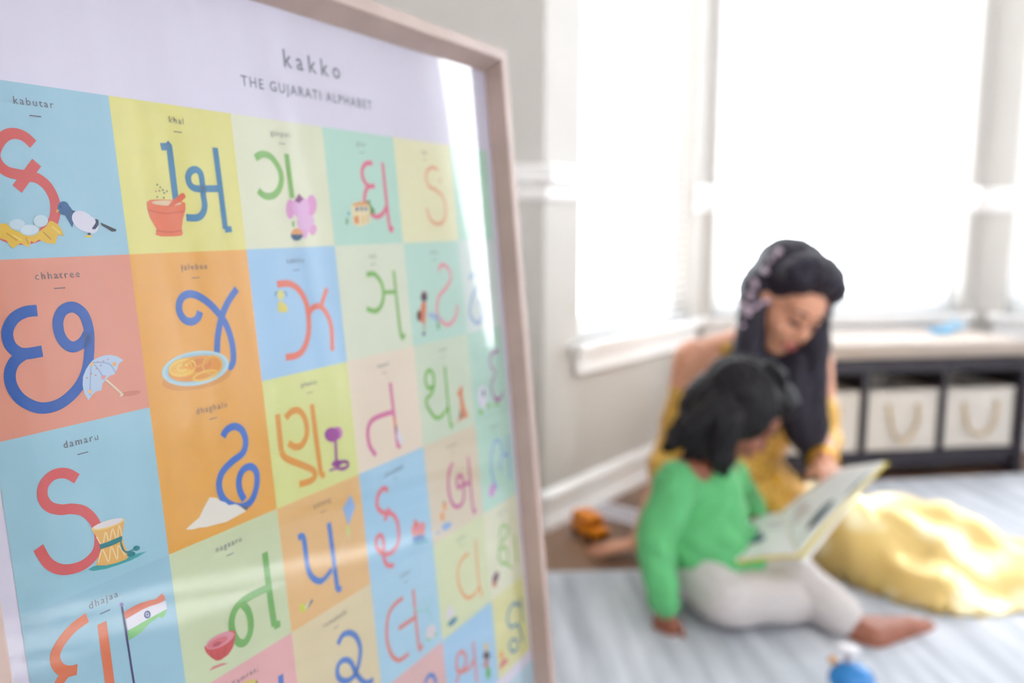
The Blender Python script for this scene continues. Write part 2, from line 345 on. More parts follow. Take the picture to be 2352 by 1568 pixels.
GLYPHS = {  # (column, row): [(ink, stroke width, points)], in poster cells
 (0, 0): [(97,0.062,[(0.464,0.345),(0.420,0.306),(0.365,0.292),(0.312,0.308),(0.267,0.351),(0.237,0.408),(0.240,0.455),(0.261,0.488),(0.296,0.512),(0.344,0.522),(0.398,0.529),(0.463,0.541),(0.515,0.585),(0.544,0.655),(0.542,0.724),(0.519,0.788),(0.466,0.843),(0.382,0.882),(0.291,0.888),(0.216,0.865),(0.171,0.816),(0.160,0.761)]),(97,0.062,[(0.469,0.449),(0.332,0.606)])],
 (1, 0): [(11,0.050,[(1.348,0.292),(1.403,0.288),(1.415,0.299),(1.414,0.643)]),(11,0.050,[(1.826,0.555),(1.710,0.559),(1.602,0.562),(1.553,0.540),(1.541,0.489),(1.567,0.446),(1.615,0.429),(1.653,0.451),(1.660,0.508),(1.655,0.606),(1.656,0.679),(1.629,0.735),(1.574,0.765),(1.484,0.763)]),(11,0.050,[(1.815,0.263),(1.820,0.846)]),(11,0.045,[(1.813,0.850),(1.880,0.847)])],
 (2, 0): [(48,0.055,[(2.196,0.312),(2.273,0.278),(2.360,0.292),(2.430,0.364),(2.452,0.446),(2.419,0.532),(2.349,0.587),(2.277,0.600),(2.225,0.585),(2.188,0.556)]),(48,0.055,[(2.539,0.257),(2.548,0.607)])],
 (3, 0): [(129,0.045,[(3.641,0.267),(3.551,0.273),(3.486,0.327),(3.479,0.408),(3.543,0.474),(3.644,0.470)]),(129,0.045,[(3.543,0.476),(3.488,0.543),(3.459,0.645)]),(129,0.045,[(3.521,0.683),(3.552,0.730),(3.632,0.753),(3.722,0.721),(3.789,0.656)]),(129,0.045,[(3.794,0.250),(3.803,0.842),(3.857,0.843)])],
 (4, 0): [(157,0.040,[(4.732,0.270),(4.628,0.249),(4.529,0.289),(4.493,0.364),(4.534,0.445),(4.648,0.476),(4.764,0.540),(4.805,0.660),(4.755,0.782),(4.637,0.824),(4.506,0.782),(4.450,0.664)]),(157,0.040,[(4.741,0.358),(4.751,0.393)])],
 (5, 0): [(55,0.040,[(5.183,0.269),(5.324,0.239),(5.400,0.329),(5.329,0.474),(5.202,0.571),(5.314,0.663),(5.473,0.614)]),(55,0.040,[(5.569,0.178),(5.545,0.855)])],
 (0, 1): [(8,0.066,[(0.347,1.300),(0.279,1.301),(0.209,1.331),(0.163,1.395),(0.162,1.466),(0.194,1.515),(0.243,1.537),(0.343,1.536)]),(8,0.066,[(0.245,1.535),(0.181,1.568),(0.143,1.628),(0.141,1.707),(0.185,1.793),(0.280,1.858),(0.391,1.861),(0.497,1.810),(0.575,1.730),(0.619,1.634),(0.649,1.476),(0.636,1.365),(0.595,1.313),(0.548,1.299),(0.495,1.320),(0.462,1.377),(0.462,1.454),(0.491,1.512),(0.537,1.538),(0.598,1.518),(0.641,1.468)])],
 (1, 1): [(20,0.055,[(1.501,1.418),(1.475,1.461),(1.418,1.481),(1.356,1.455),(1.328,1.386),(1.357,1.314),(1.436,1.289),(1.530,1.325),(1.624,1.402),(1.713,1.522),(1.752,1.660),(1.750,1.785),(1.721,1.838),(1.665,1.858)]),(20,0.055,[(1.860,1.284),(1.760,1.376),(1.683,1.483),(1.630,1.615),(1.605,1.725)])],
 (2, 1): [(148,0.055,[(2.272,1.281),(2.404,1.283),(2.509,1.342),(2.575,1.455),(2.582,1.593),(2.557,1.714),(2.491,1.814),(2.407,1.857),(2.276,1.858)]),(148,0.050,[(2.583,1.548),(2.651,1.497),(2.741,1.498),(2.813,1.575),(2.846,1.693),(2.827,1.881)]),(148,0.045,[(2.746,1.499),(2.841,1.353)])],
 (3, 1): [(50,0.048,[(3.390,1.271),(3.499,1.270),(3.586,1.345),(3.611,1.453),(3.563,1.558),(3.468,1.606),(3.340,1.573)]),(50,0.040,[(3.615,1.447),(3.799,1.456)]),(50,0.042,[(3.799,1.254),(3.812,1.859),(3.875,1.863)])],
 (4, 1): [(160,0.042,[(4.555,1.299),(4.628,1.240),(4.747,1.282),(4.778,1.389),(4.662,1.486),(4.526,1.560),(4.463,1.691),(4.516,1.799),(4.647,1.865),(4.803,1.795),(4.859,1.676)])],
 (5, 1): [(54,0.040,[(5.145,1.416),(5.283,1.367),(5.339,1.477),(5.185,1.609),(5.097,1.792),(5.243,1.913),(5.398,1.798),(5.306,1.668)])],
 (0, 2): [(106,0.062,[(0.442,2.323),(0.381,2.273),(0.305,2.261),(0.241,2.300),(0.223,2.370),(0.252,2.436),(0.317,2.475),(0.382,2.490),(0.458,2.530),(0.514,2.613),(0.530,2.712),(0.495,2.802),(0.399,2.846),(0.280,2.827),(0.199,2.757),(0.156,2.648)])],
 (1, 2): [(16,0.055,[(1.565,2.329),(1.613,2.287),(1.690,2.281),(1.753,2.331),(1.770,2.417),(1.729,2.490),(1.618,2.528),(1.520,2.581),(1.480,2.662),(1.498,2.760),(1.570,2.837),(1.668,2.878),(1.759,2.859),(1.822,2.774),(1.839,2.668),(1.789,2.608),(1.713,2.614),(1.664,2.676),(1.661,2.757),(1.692,2.835)])],
 (2, 2): [(131,0.055,[(2.119,2.280),(2.115,2.573)]),(131,0.055,[(2.115,2.573),(2.157,2.640),(2.346,2.753),(2.439,2.814),(2.451,2.869),(2.386,2.890),(2.265,2.881)]),(131,0.055,[(2.201,2.329),(2.273,2.291),(2.358,2.302),(2.415,2.389),(2.415,2.504),(2.344,2.577),(2.264,2.575),(2.199,2.527)]),(131,0.055,[(2.508,2.278),(2.524,2.878)]),(131,0.050,[(2.518,2.880),(2.571,2.887)])],
 (3, 2): [(107,0.048,[(3.257,2.899),(3.181,2.780),(3.186,2.638),(3.287,2.565),(3.560,2.561)]),(107,0.045,[(3.573,2.284),(3.589,2.896)]),(107,0.040,[(3.582,2.899),(3.636,2.904)])],
 (4, 2): [(44,0.042,[(4.277,2.437),(4.191,2.453),(4.147,2.392),(4.153,2.315),(4.228,2.272),(4.289,2.337),(4.280,2.438),(4.228,2.508),(4.123,2.559),(4.156,2.658),(4.270,2.771),(4.401,2.758),(4.498,2.705)]),(44,0.038,[(4.506,2.277),(4.513,2.882),(4.554,2.887)])],
 (5, 2): [(78,0.036,[(5.651,2.280),(5.571,2.273),(5.463,2.314),(5.444,2.420),(5.527,2.518),(5.425,2.617),(5.424,2.721),(5.504,2.819),(5.606,2.821),(5.670,2.757)])],
 (0, 3): [(113,0.062,[(0.383,3.167),(0.289,3.190),(0.206,3.240),(0.158,3.306),(0.172,3.380),(0.221,3.426),(0.277,3.443)]),(113,0.062,[(0.221,3.426),(0.164,3.464),(0.132,3.538),(0.155,3.658),(0.250,3.752),(0.366,3.746),(0.449,3.679)]),(113,0.062,[(0.470,3.239),(0.466,3.625),(0.459,3.940)])],
 (1, 3): [(37,0.060,[(1.826,3.284),(1.826,3.583),(1.835,3.871)]),(37,0.055,[(1.830,3.872),(1.896,3.877)]),(37,0.058,[(1.824,3.560),(1.659,3.552),(1.553,3.561),(1.481,3.593),(1.439,3.664),(1.442,3.755),(1.480,3.838),(1.539,3.862),(1.594,3.816),(1.613,3.734),(1.599,3.647),(1.558,3.583)])],
 (2, 3): [(26,0.052,[(2.186,3.297),(2.246,3.317),(2.253,3.556),(2.304,3.678),(2.407,3.736),(2.530,3.690)]),(26,0.052,[(2.554,3.293),(2.569,3.882)]),(26,0.050,[(2.563,3.883),(2.619,3.886)])],
 (3, 3): [(149,0.045,[(3.376,3.261),(3.317,3.220),(3.229,3.259),(3.201,3.352),(3.271,3.435),(3.405,3.491),(3.470,3.604),(3.455,3.767),(3.348,3.834),(3.222,3.808),(3.140,3.718),(3.143,3.637),(3.213,3.629),(3.238,3.712),(3.216,3.827),(3.255,3.924),(3.353,3.965)]),(149,0.045,[(3.366,3.420),(3.284,3.517)])],
 (4, 3): [(87,0.042,[(4.488,3.287),(4.401,3.370),(4.365,3.544),(4.409,3.701),(4.512,3.769),(4.617,3.737),(4.650,3.628),(4.651,3.519),(4.599,3.453),(4.535,3.487),(4.546,3.573),(4.643,3.569),(4.779,3.589)]),(87,0.038,[(4.792,3.296),(4.794,3.883),(4.847,3.895)])],
 (5, 3): [(51,0.036,[(5.346,3.815),(5.254,3.654),(5.271,3.447),(5.358,3.294),(5.459,3.281),(5.519,3.364),(5.515,3.445)]),(51,0.036,[(5.449,3.637),(5.470,3.518),(5.551,3.474),(5.677,3.512)]),(51,0.034,[(5.682,3.274),(5.651,3.801)])],
 (1, 4): [(19,0.055,[(1.838,4.267),(1.832,4.443),(1.880,4.593)]),(19,0.055,[(1.622,4.331),(1.710,4.343),(1.715,4.450),(1.612,4.533),(1.743,4.712)])],
 (2, 4): [(22,0.050,[(2.501,4.333),(2.566,4.284),(2.657,4.302),(2.736,4.374),(2.772,4.486),(2.746,4.589),(2.687,4.670),(2.602,4.695),(2.510,4.659),(2.456,4.580),(2.479,4.505),(2.554,4.495),(2.631,4.552),(2.685,4.682),(2.768,4.804),(2.841,4.841),(2.897,4.842)])],
 (3, 4): [(115,0.043,[(3.438,4.314),(3.307,4.321),(3.207,4.370),(3.155,4.484),(3.143,4.620),(3.188,4.763),(3.275,4.851),(3.369,4.865),(3.436,4.861)]),(115,0.043,[(3.323,4.566),(3.602,4.572)]),(115,0.042,[(3.604,4.299),(3.601,4.870),(3.664,4.877)])],
 (4, 4): [(153,0.040,[(4.634,4.316),(4.496,4.327),(4.402,4.400),(4.380,4.529),(4.435,4.678),(4.538,4.774),(4.672,4.785),(4.768,4.747)]),(153,0.040,[(4.790,4.221),(4.770,4.637),(4.817,4.881)])],
 (5, 4): [(58,0.036,[(5.300,4.384),(5.332,4.288),(5.419,4.264),(5.506,4.346),(5.433,4.420),(5.306,4.433),(5.263,4.504),(5.243,4.589),(5.321,4.695),(5.437,4.687),(5.443,4.595),(5.376,4.504),(5.289,4.529)]),(58,0.034,[(5.381,4.708),(5.520,4.818)]),(58,0.034,[(5.648,4.474),(5.649,4.809)])],
 (3, 5): [(22,0.045,[(3.635,5.267),(3.702,5.226),(3.785,5.259),(3.825,5.366)])],
 (4, 5): [(150,0.040,[(4.325,5.488),(4.222,5.436),(4.204,5.343),(4.242,5.272),(4.328,5.269),(4.383,5.355),(4.370,5.430),(4.302,5.468),(4.426,5.501),(4.533,5.470)]),(150,0.038,[(4.551,5.264),(4.551,5.731)]),(150,0.038,[(4.154,5.536),(4.233,5.472)])],
 (5, 5): [(17,0.038,[(5.618,5.326),(5.508,5.241),(5.382,5.257),(5.308,5.345),(5.364,5.470),(5.522,5.509),(5.582,5.622),(5.621,5.773)]),(17,0.034,[(5.654,5.228),(5.641,5.541)]),(17,0.036,[(5.395,5.627),(5.295,5.649),(5.350,5.760),(5.486,5.782),(5.482,5.689),(5.395,5.627)])],
}
PICTURES = {  # (column, row): [(ink, line width or 0 for a filled shape, points)]
 (0, 0): [(132,0.000,[(0.148,0.780),(0.218,0.802),(0.245,0.797),(0.267,0.831),(0.316,0.849),(0.371,0.852),(0.426,0.846),(0.470,0.818),(0.498,0.785),(0.517,0.788),(0.546,0.806),(0.564,0.837),(0.571,0.876),(0.537,0.867),(0.522,0.898),(0.513,0.921),(0.458,0.914),(0.419,0.893),(0.388,0.910),(0.369,0.900),(0.351,0.937),(0.326,0.921),(0.307,0.911),(0.280,0.927),(0.258,0.941),(0.242,0.919),(0.231,0.894),(0.194,0.881),(0.146,0.887),(0.130,0.835)]),(85,0.008,[(0.235,0.853),(0.290,0.895)]),(85,0.008,[(0.342,0.879),(0.352,0.917)]),(85,0.008,[(0.449,0.848),(0.490,0.895)]),(170,0.008,[(0.507,0.818),(0.550,0.857)]),(170,0.008,[(0.269,0.866),(0.319,0.896)]),(83,0.000,[(0.348,0.805),(0.344,0.814),(0.337,0.822),(0.326,0.829),(0.313,0.833),(0.299,0.834),(0.285,0.833),(0.273,0.828),(0.265,0.822),(0.259,0.814),(0.259,0.804),(0.262,0.795),(0.270,0.787),(0.280,0.781),(0.293,0.777),(0.307,0.775),(0.321,0.777),(0.333,0.781),(0.342,0.787),(0.347,0.796)]),(83,0.000,[(0.488,0.785),(0.484,0.796),(0.476,0.806),(0.465,0.814),(0.452,0.819),(0.438,0.820),(0.424,0.819),(0.413,0.814),(0.404,0.806),(0.400,0.796),(0.399,0.785),(0.403,0.774),(0.410,0.765),(0.421,0.757),(0.434,0.752),(0.448,0.750),(0.462,0.752),(0.473,0.757),(0.482,0.764),(0.487,0.774)]),(79,0.000,[(0.427,0.838),(0.423,0.848),(0.413,0.857),(0.399,0.864),(0.382,0.868),(0.364,0.870),(0.346,0.868),(0.330,0.863),(0.319,0.856),(0.312,0.847),(0.311,0.837),(0.315,0.827),(0.324,0.818),(0.338,0.811),(0.355,0.807),(0.373,0.805),(0.391,0.807),(0.407,0.811),(0.419,0.819),(0.426,0.828)]),(90,0.000,[(0.420,0.835),(0.416,0.844),(0.408,0.851),(0.396,0.857),(0.381,0.861),(0.365,0.862),(0.349,0.861),(0.336,0.857),(0.326,0.850),(0.320,0.843),(0.318,0.834),(0.322,0.826),(0.330,0.818),(0.342,0.813),(0.357,0.809),(0.373,0.808),(0.388,0.809),(0.402,0.813),(0.413,0.819),(0.419,0.827)]),(6,0.000,[(0.566,0.744),(0.607,0.690),(0.636,0.700),(0.647,0.720),(0.668,0.728),(0.707,0.733),(0.680,0.767),(0.651,0.788),(0.632,0.825),(0.615,0.788),(0.598,0.754)]),(4,0.000,[(0.631,0.708),(0.627,0.720),(0.620,0.730),(0.611,0.739),(0.600,0.745),(0.588,0.747),(0.577,0.745),(0.567,0.739),(0.560,0.731),(0.557,0.720),(0.557,0.708),(0.560,0.697),(0.567,0.686),(0.576,0.677),(0.588,0.671),(0.599,0.669),(0.610,0.671),(0.620,0.676),(0.627,0.685),(0.631,0.695)]),(0,0.000,[(0.581,0.703),(0.580,0.705),(0.579,0.707),(0.578,0.708),(0.576,0.709),(0.574,0.710),(0.573,0.709),(0.571,0.708),(0.570,0.707),(0.570,0.705),(0.570,0.703),(0.570,0.701),(0.571,0.699),(0.573,0.698),(0.574,0.697),(0.576,0.697),(0.578,0.697),(0.579,0.698),(0.580,0.699),(0.581,0.701)]),(111,0.000,[(0.772,0.838),(0.756,0.848),(0.735,0.853),(0.713,0.851),(0.690,0.843),(0.669,0.829),(0.653,0.812),(0.642,0.793),(0.638,0.773),(0.641,0.755),(0.651,0.740),(0.666,0.729),(0.686,0.725),(0.709,0.726),(0.731,0.733),(0.752,0.746),(0.769,0.764),(0.781,0.783),(0.785,0.804),(0.782,0.822)]),(111,0.000,[(0.793,0.848),(0.779,0.858),(0.761,0.862),(0.742,0.861),(0.723,0.854),(0.707,0.843),(0.694,0.829),(0.687,0.812),(0.685,0.795),(0.689,0.779),(0.699,0.766),(0.713,0.757),(0.730,0.752),(0.749,0.753),(0.768,0.759),(0.785,0.770),(0.798,0.785),(0.805,0.802),(0.807,0.819),(0.803,0.835)]),(133,0.000,[(0.551,0.716),(0.567,0.724),(0.543,0.739)]),(2,0.012,[(0.794,0.775),(0.796,0.799),(0.764,0.836)]),(2,0.009,[(0.806,0.778),(0.804,0.807),(0.776,0.836)]),(3,0.000,[(0.824,0.796),(0.929,0.841),(0.922,0.852),(0.894,0.854),(0.827,0.813)]),(7,0.000,[(0.748,0.865),(0.747,0.868),(0.745,0.870),(0.743,0.872),(0.739,0.873),(0.736,0.873),(0.732,0.873),(0.729,0.872),(0.727,0.870),(0.725,0.868),(0.725,0.865),(0.726,0.863),(0.728,0.860),(0.731,0.859),(0.734,0.858),(0.738,0.857),(0.741,0.858),(0.745,0.859),(0.747,0.861),(0.748,0.863)]),(134,0.012,[(0.708,0.881),(0.752,0.879)])],
 (1, 0): [(145,0.000,[(1.181,0.664),(1.207,0.649),(1.293,0.644),(1.398,0.645),(1.490,0.661),(1.487,0.706),(1.450,0.781),(1.432,0.849),(1.440,0.870),(1.426,0.888),(1.360,0.892),(1.255,0.890),(1.216,0.878),(1.229,0.841),(1.189,0.766),(1.178,0.709)]),(127,0.000,[(1.456,0.668),(1.449,0.674),(1.430,0.678),(1.403,0.682),(1.368,0.684),(1.331,0.684),(1.295,0.683),(1.263,0.680),(1.238,0.676),(1.223,0.671),(1.218,0.665),(1.225,0.660),(1.242,0.655),(1.268,0.652),(1.301,0.650),(1.338,0.649),(1.375,0.650),(1.408,0.653),(1.434,0.657),(1.451,0.662)]),(118,0.000,[(1.334,0.696),(1.375,0.657),(1.431,0.621),(1.471,0.596),(1.492,0.598),(1.495,0.625),(1.462,0.653),(1.416,0.671),(1.377,0.692)]),(118,0.000,[(1.500,0.619),(1.498,0.626),(1.492,0.631),(1.485,0.636),(1.477,0.639),(1.467,0.641),(1.458,0.640),(1.451,0.637),(1.445,0.633),(1.442,0.627),(1.441,0.620),(1.444,0.614),(1.449,0.608),(1.456,0.603),(1.465,0.600),(1.474,0.599),(1.483,0.600),(1.490,0.602),(1.496,0.607),(1.500,0.613)]),(86,0.010,[(1.187,0.715),(1.313,0.737),(1.473,0.721)]),(86,0.010,[(1.224,0.850),(1.329,0.862),(1.435,0.852)]),(30,0.012,[(1.278,0.541),(1.279,0.552)]),(67,0.012,[(1.299,0.557),(1.301,0.569)]),(21,0.012,[(1.317,0.574),(1.319,0.586)]),(93,0.012,[(1.261,0.585),(1.262,0.596)]),(15,0.012,[(1.325,0.594),(1.326,0.606)]),(53,0.012,[(1.348,0.582),(1.349,0.594)]),(41,0.012,[(1.289,0.581),(1.290,0.592)]),(21,0.012,[(1.316,0.626),(1.318,0.638)]),(42,0.012,[(1.265,0.622),(1.267,0.633)])],
 (2, 0): [(139,0.000,[(2.780,0.795),(2.770,0.824),(2.751,0.850),(2.724,0.870),(2.693,0.883),(2.660,0.887),(2.629,0.882),(2.603,0.869),(2.584,0.848),(2.574,0.823),(2.573,0.795),(2.583,0.767),(2.601,0.741),(2.627,0.721),(2.657,0.708),(2.690,0.703),(2.721,0.707),(2.748,0.720),(2.768,0.741),(2.779,0.767)]),(137,0.000,[(2.793,0.871),(2.783,0.885),(2.770,0.896),(2.756,0.904),(2.741,0.908),(2.728,0.908),(2.717,0.903),(2.710,0.895),(2.706,0.883),(2.708,0.870),(2.714,0.855),(2.723,0.842),(2.736,0.831),(2.750,0.823),(2.764,0.818),(2.778,0.818),(2.789,0.823),(2.796,0.832),(2.800,0.843),(2.798,0.857)]),(138,0.000,[(2.680,0.891),(2.677,0.904),(2.670,0.916),(2.660,0.925),(2.649,0.931),(2.638,0.933),(2.627,0.930),(2.618,0.924),(2.612,0.915),(2.608,0.903),(2.609,0.890),(2.613,0.877),(2.619,0.865),(2.629,0.856),(2.640,0.850),(2.651,0.848),(2.662,0.850),(2.671,0.856),(2.678,0.866),(2.681,0.878)]),(122,0.000,[(2.559,0.694),(2.553,0.719),(2.542,0.741),(2.529,0.759),(2.513,0.770),(2.497,0.774),(2.483,0.770),(2.471,0.759),(2.463,0.741),(2.459,0.719),(2.461,0.695),(2.467,0.671),(2.478,0.648),(2.491,0.631),(2.507,0.619),(2.522,0.615),(2.537,0.618),(2.549,0.629),(2.557,0.647),(2.561,0.669)]),(128,0.000,[(2.828,0.659),(2.821,0.685),(2.808,0.709),(2.791,0.729),(2.771,0.741),(2.751,0.745),(2.732,0.741),(2.716,0.729),(2.706,0.710),(2.701,0.687),(2.702,0.660),(2.709,0.634),(2.722,0.610),(2.739,0.591),(2.758,0.578),(2.778,0.574),(2.797,0.577),(2.813,0.589),(2.824,0.608),(2.829,0.632)]),(147,0.000,[(2.735,0.678),(2.726,0.704),(2.707,0.728),(2.682,0.747),(2.651,0.759),(2.619,0.763),(2.588,0.759),(2.562,0.748),(2.543,0.729),(2.533,0.706),(2.532,0.680),(2.541,0.655),(2.559,0.631),(2.584,0.612),(2.614,0.600),(2.646,0.595),(2.677,0.598),(2.704,0.609),(2.724,0.628),(2.735,0.651)]),(52,0.000,[(2.570,0.628),(2.630,0.567),(2.679,0.611),(2.620,0.647)]),(45,0.000,[(2.514,0.791),(2.539,0.791),(2.537,0.833),(2.512,0.833)]),(165,0.000,[(2.482,0.902),(2.486,0.888),(2.495,0.874),(2.508,0.863),(2.524,0.854),(2.542,0.849),(2.560,0.847),(2.578,0.849),(2.594,0.855),(2.607,0.864),(2.617,0.876),(2.622,0.890),(2.622,0.904)]),(12,0.000,[(2.623,0.897),(2.618,0.911),(2.609,0.923),(2.596,0.934),(2.580,0.942),(2.562,0.947),(2.544,0.948),(2.526,0.946),(2.510,0.941),(2.497,0.932),(2.488,0.921),(2.483,0.908),(2.483,0.895)])],
 (3, 0): [(33,0.000,[(3.468,0.625),(3.548,0.597),(3.553,0.644),(3.598,0.682),(3.604,0.722),(3.526,0.730)]),(166,0.000,[(3.275,0.648),(3.326,0.632),(3.492,0.633),(3.537,0.663),(3.521,0.801),(3.434,0.832),(3.359,0.839),(3.277,0.819)]),(143,0.000,[(3.269,0.648),(3.396,0.615),(3.542,0.636),(3.514,0.652),(3.304,0.659)]),(24,0.000,[(3.332,0.670),(3.375,0.666),(3.369,0.700),(3.326,0.705)]),(24,0.000,[(3.400,0.665),(3.437,0.665),(3.431,0.700),(3.394,0.700)]),(24,0.000,[(3.462,0.664),(3.499,0.668),(3.494,0.699),(3.456,0.699)]),(140,0.000,[(3.295,0.751),(3.362,0.743),(3.357,0.816),(3.297,0.812)]),(99,0.000,[(3.412,0.742),(3.436,0.742),(3.431,0.812),(3.406,0.816)]),(99,0.000,[(3.475,0.734),(3.501,0.730),(3.496,0.801),(3.470,0.805)]),(36,0.000,[(3.245,0.724),(3.243,0.730),(3.240,0.735),(3.235,0.740),(3.230,0.742),(3.224,0.743),(3.219,0.742),(3.214,0.740),(3.211,0.736),(3.210,0.730),(3.210,0.724),(3.211,0.719),(3.215,0.713),(3.219,0.709),(3.225,0.706),(3.230,0.705),(3.236,0.706),(3.240,0.709),(3.244,0.713),(3.245,0.718)]),(38,0.000,[(3.210,0.792),(3.208,0.803),(3.204,0.812),(3.199,0.820),(3.193,0.825),(3.187,0.826),(3.182,0.825),(3.178,0.820),(3.175,0.812),(3.174,0.803),(3.175,0.792),(3.178,0.782),(3.182,0.772),(3.187,0.765),(3.193,0.760),(3.198,0.758),(3.203,0.760),(3.208,0.765),(3.210,0.772),(3.211,0.782)]),(33,0.000,[(3.601,0.702),(3.599,0.708),(3.594,0.714),(3.588,0.718),(3.580,0.721),(3.572,0.722),(3.564,0.721),(3.558,0.718),(3.553,0.714),(3.550,0.709),(3.550,0.703),(3.552,0.696),(3.557,0.691),(3.563,0.686),(3.571,0.684),(3.579,0.683),(3.587,0.683),(3.593,0.686),(3.598,0.690),(3.601,0.696)])],
 (0, 1): [(96,0.000,[(0.949,1.888),(0.945,1.893),(0.935,1.897),(0.918,1.900),(0.897,1.901),(0.873,1.900),(0.850,1.898),(0.830,1.894),(0.813,1.889),(0.803,1.884),(0.799,1.879),(0.803,1.874),(0.813,1.870),(0.829,1.867),(0.850,1.866),(0.873,1.866),(0.896,1.869),(0.918,1.872),(0.934,1.877),(0.945,1.882)]),(82,0.000,[(0.619,1.658),(0.645,1.637),(0.685,1.624),(0.728,1.617),(0.767,1.619),(0.816,1.636),(0.855,1.666),(0.822,1.681),(0.805,1.712),(0.778,1.746),(0.748,1.747),(0.717,1.769),(0.691,1.786),(0.677,1.828),(0.640,1.829),(0.608,1.847),(0.584,1.875),(0.564,1.831),(0.559,1.777),(0.569,1.725),(0.595,1.683)]),(63,0.008,[(0.641,1.648),(0.679,1.702),(0.705,1.767)]),(63,0.008,[(0.641,1.648),(0.750,1.672),(0.789,1.737)]),(63,0.008,[(0.634,1.655),(0.614,1.746),(0.597,1.845)]),(162,0.000,[(0.803,1.683),(0.802,1.688),(0.799,1.691),(0.795,1.693),(0.791,1.695),(0.786,1.695),(0.781,1.693),(0.778,1.691),(0.775,1.687),(0.773,1.683),(0.773,1.679),(0.774,1.675),(0.777,1.671),(0.781,1.669),(0.785,1.668),(0.790,1.668),(0.795,1.669),(0.798,1.672),(0.801,1.675),(0.803,1.679)]),(162,0.000,[(0.614,1.824),(0.613,1.827),(0.611,1.830),(0.607,1.832),(0.603,1.832),(0.599,1.832),(0.594,1.831),(0.591,1.829),(0.588,1.826),(0.586,1.822),(0.586,1.819),(0.587,1.816),(0.590,1.813),(0.593,1.812),(0.597,1.811),(0.602,1.811),(0.606,1.812),(0.610,1.815),(0.613,1.818),(0.614,1.821)]),(163,0.000,[(0.650,1.653),(0.650,1.656),(0.650,1.660),(0.648,1.663),(0.644,1.666),(0.641,1.668),(0.636,1.669),(0.632,1.669),(0.628,1.667),(0.625,1.665),(0.623,1.662),(0.622,1.659),(0.623,1.656),(0.625,1.652),(0.628,1.650),(0.632,1.648),(0.636,1.647),(0.641,1.647),(0.644,1.648),(0.648,1.650)]),(146,0.000,[(0.718,1.744),(0.719,1.748),(0.718,1.751),(0.715,1.755),(0.711,1.758),(0.706,1.760),(0.701,1.761),(0.696,1.761),(0.691,1.760),(0.688,1.758),(0.686,1.755),(0.685,1.752),(0.686,1.748),(0.689,1.745),(0.693,1.742),(0.698,1.740),(0.703,1.738),(0.708,1.738),(0.713,1.739),(0.716,1.742)]),(151,0.012,[(0.717,1.769),(0.809,1.871),(0.813,1.883),(0.798,1.883)]),(120,0.010,[(0.679,1.645),(0.678,1.653)]),(120,0.010,[(0.717,1.648),(0.716,1.656)]),(120,0.010,[(0.696,1.672),(0.695,1.680)]),(120,0.010,[(0.664,1.686),(0.663,1.694)]),(120,0.010,[(0.625,1.710),(0.624,1.718)]),(120,0.010,[(0.748,1.642),(0.747,1.650)]),(120,0.010,[(0.593,1.732),(0.592,1.739)]),(120,0.010,[(0.652,1.725),(0.651,1.733)])],
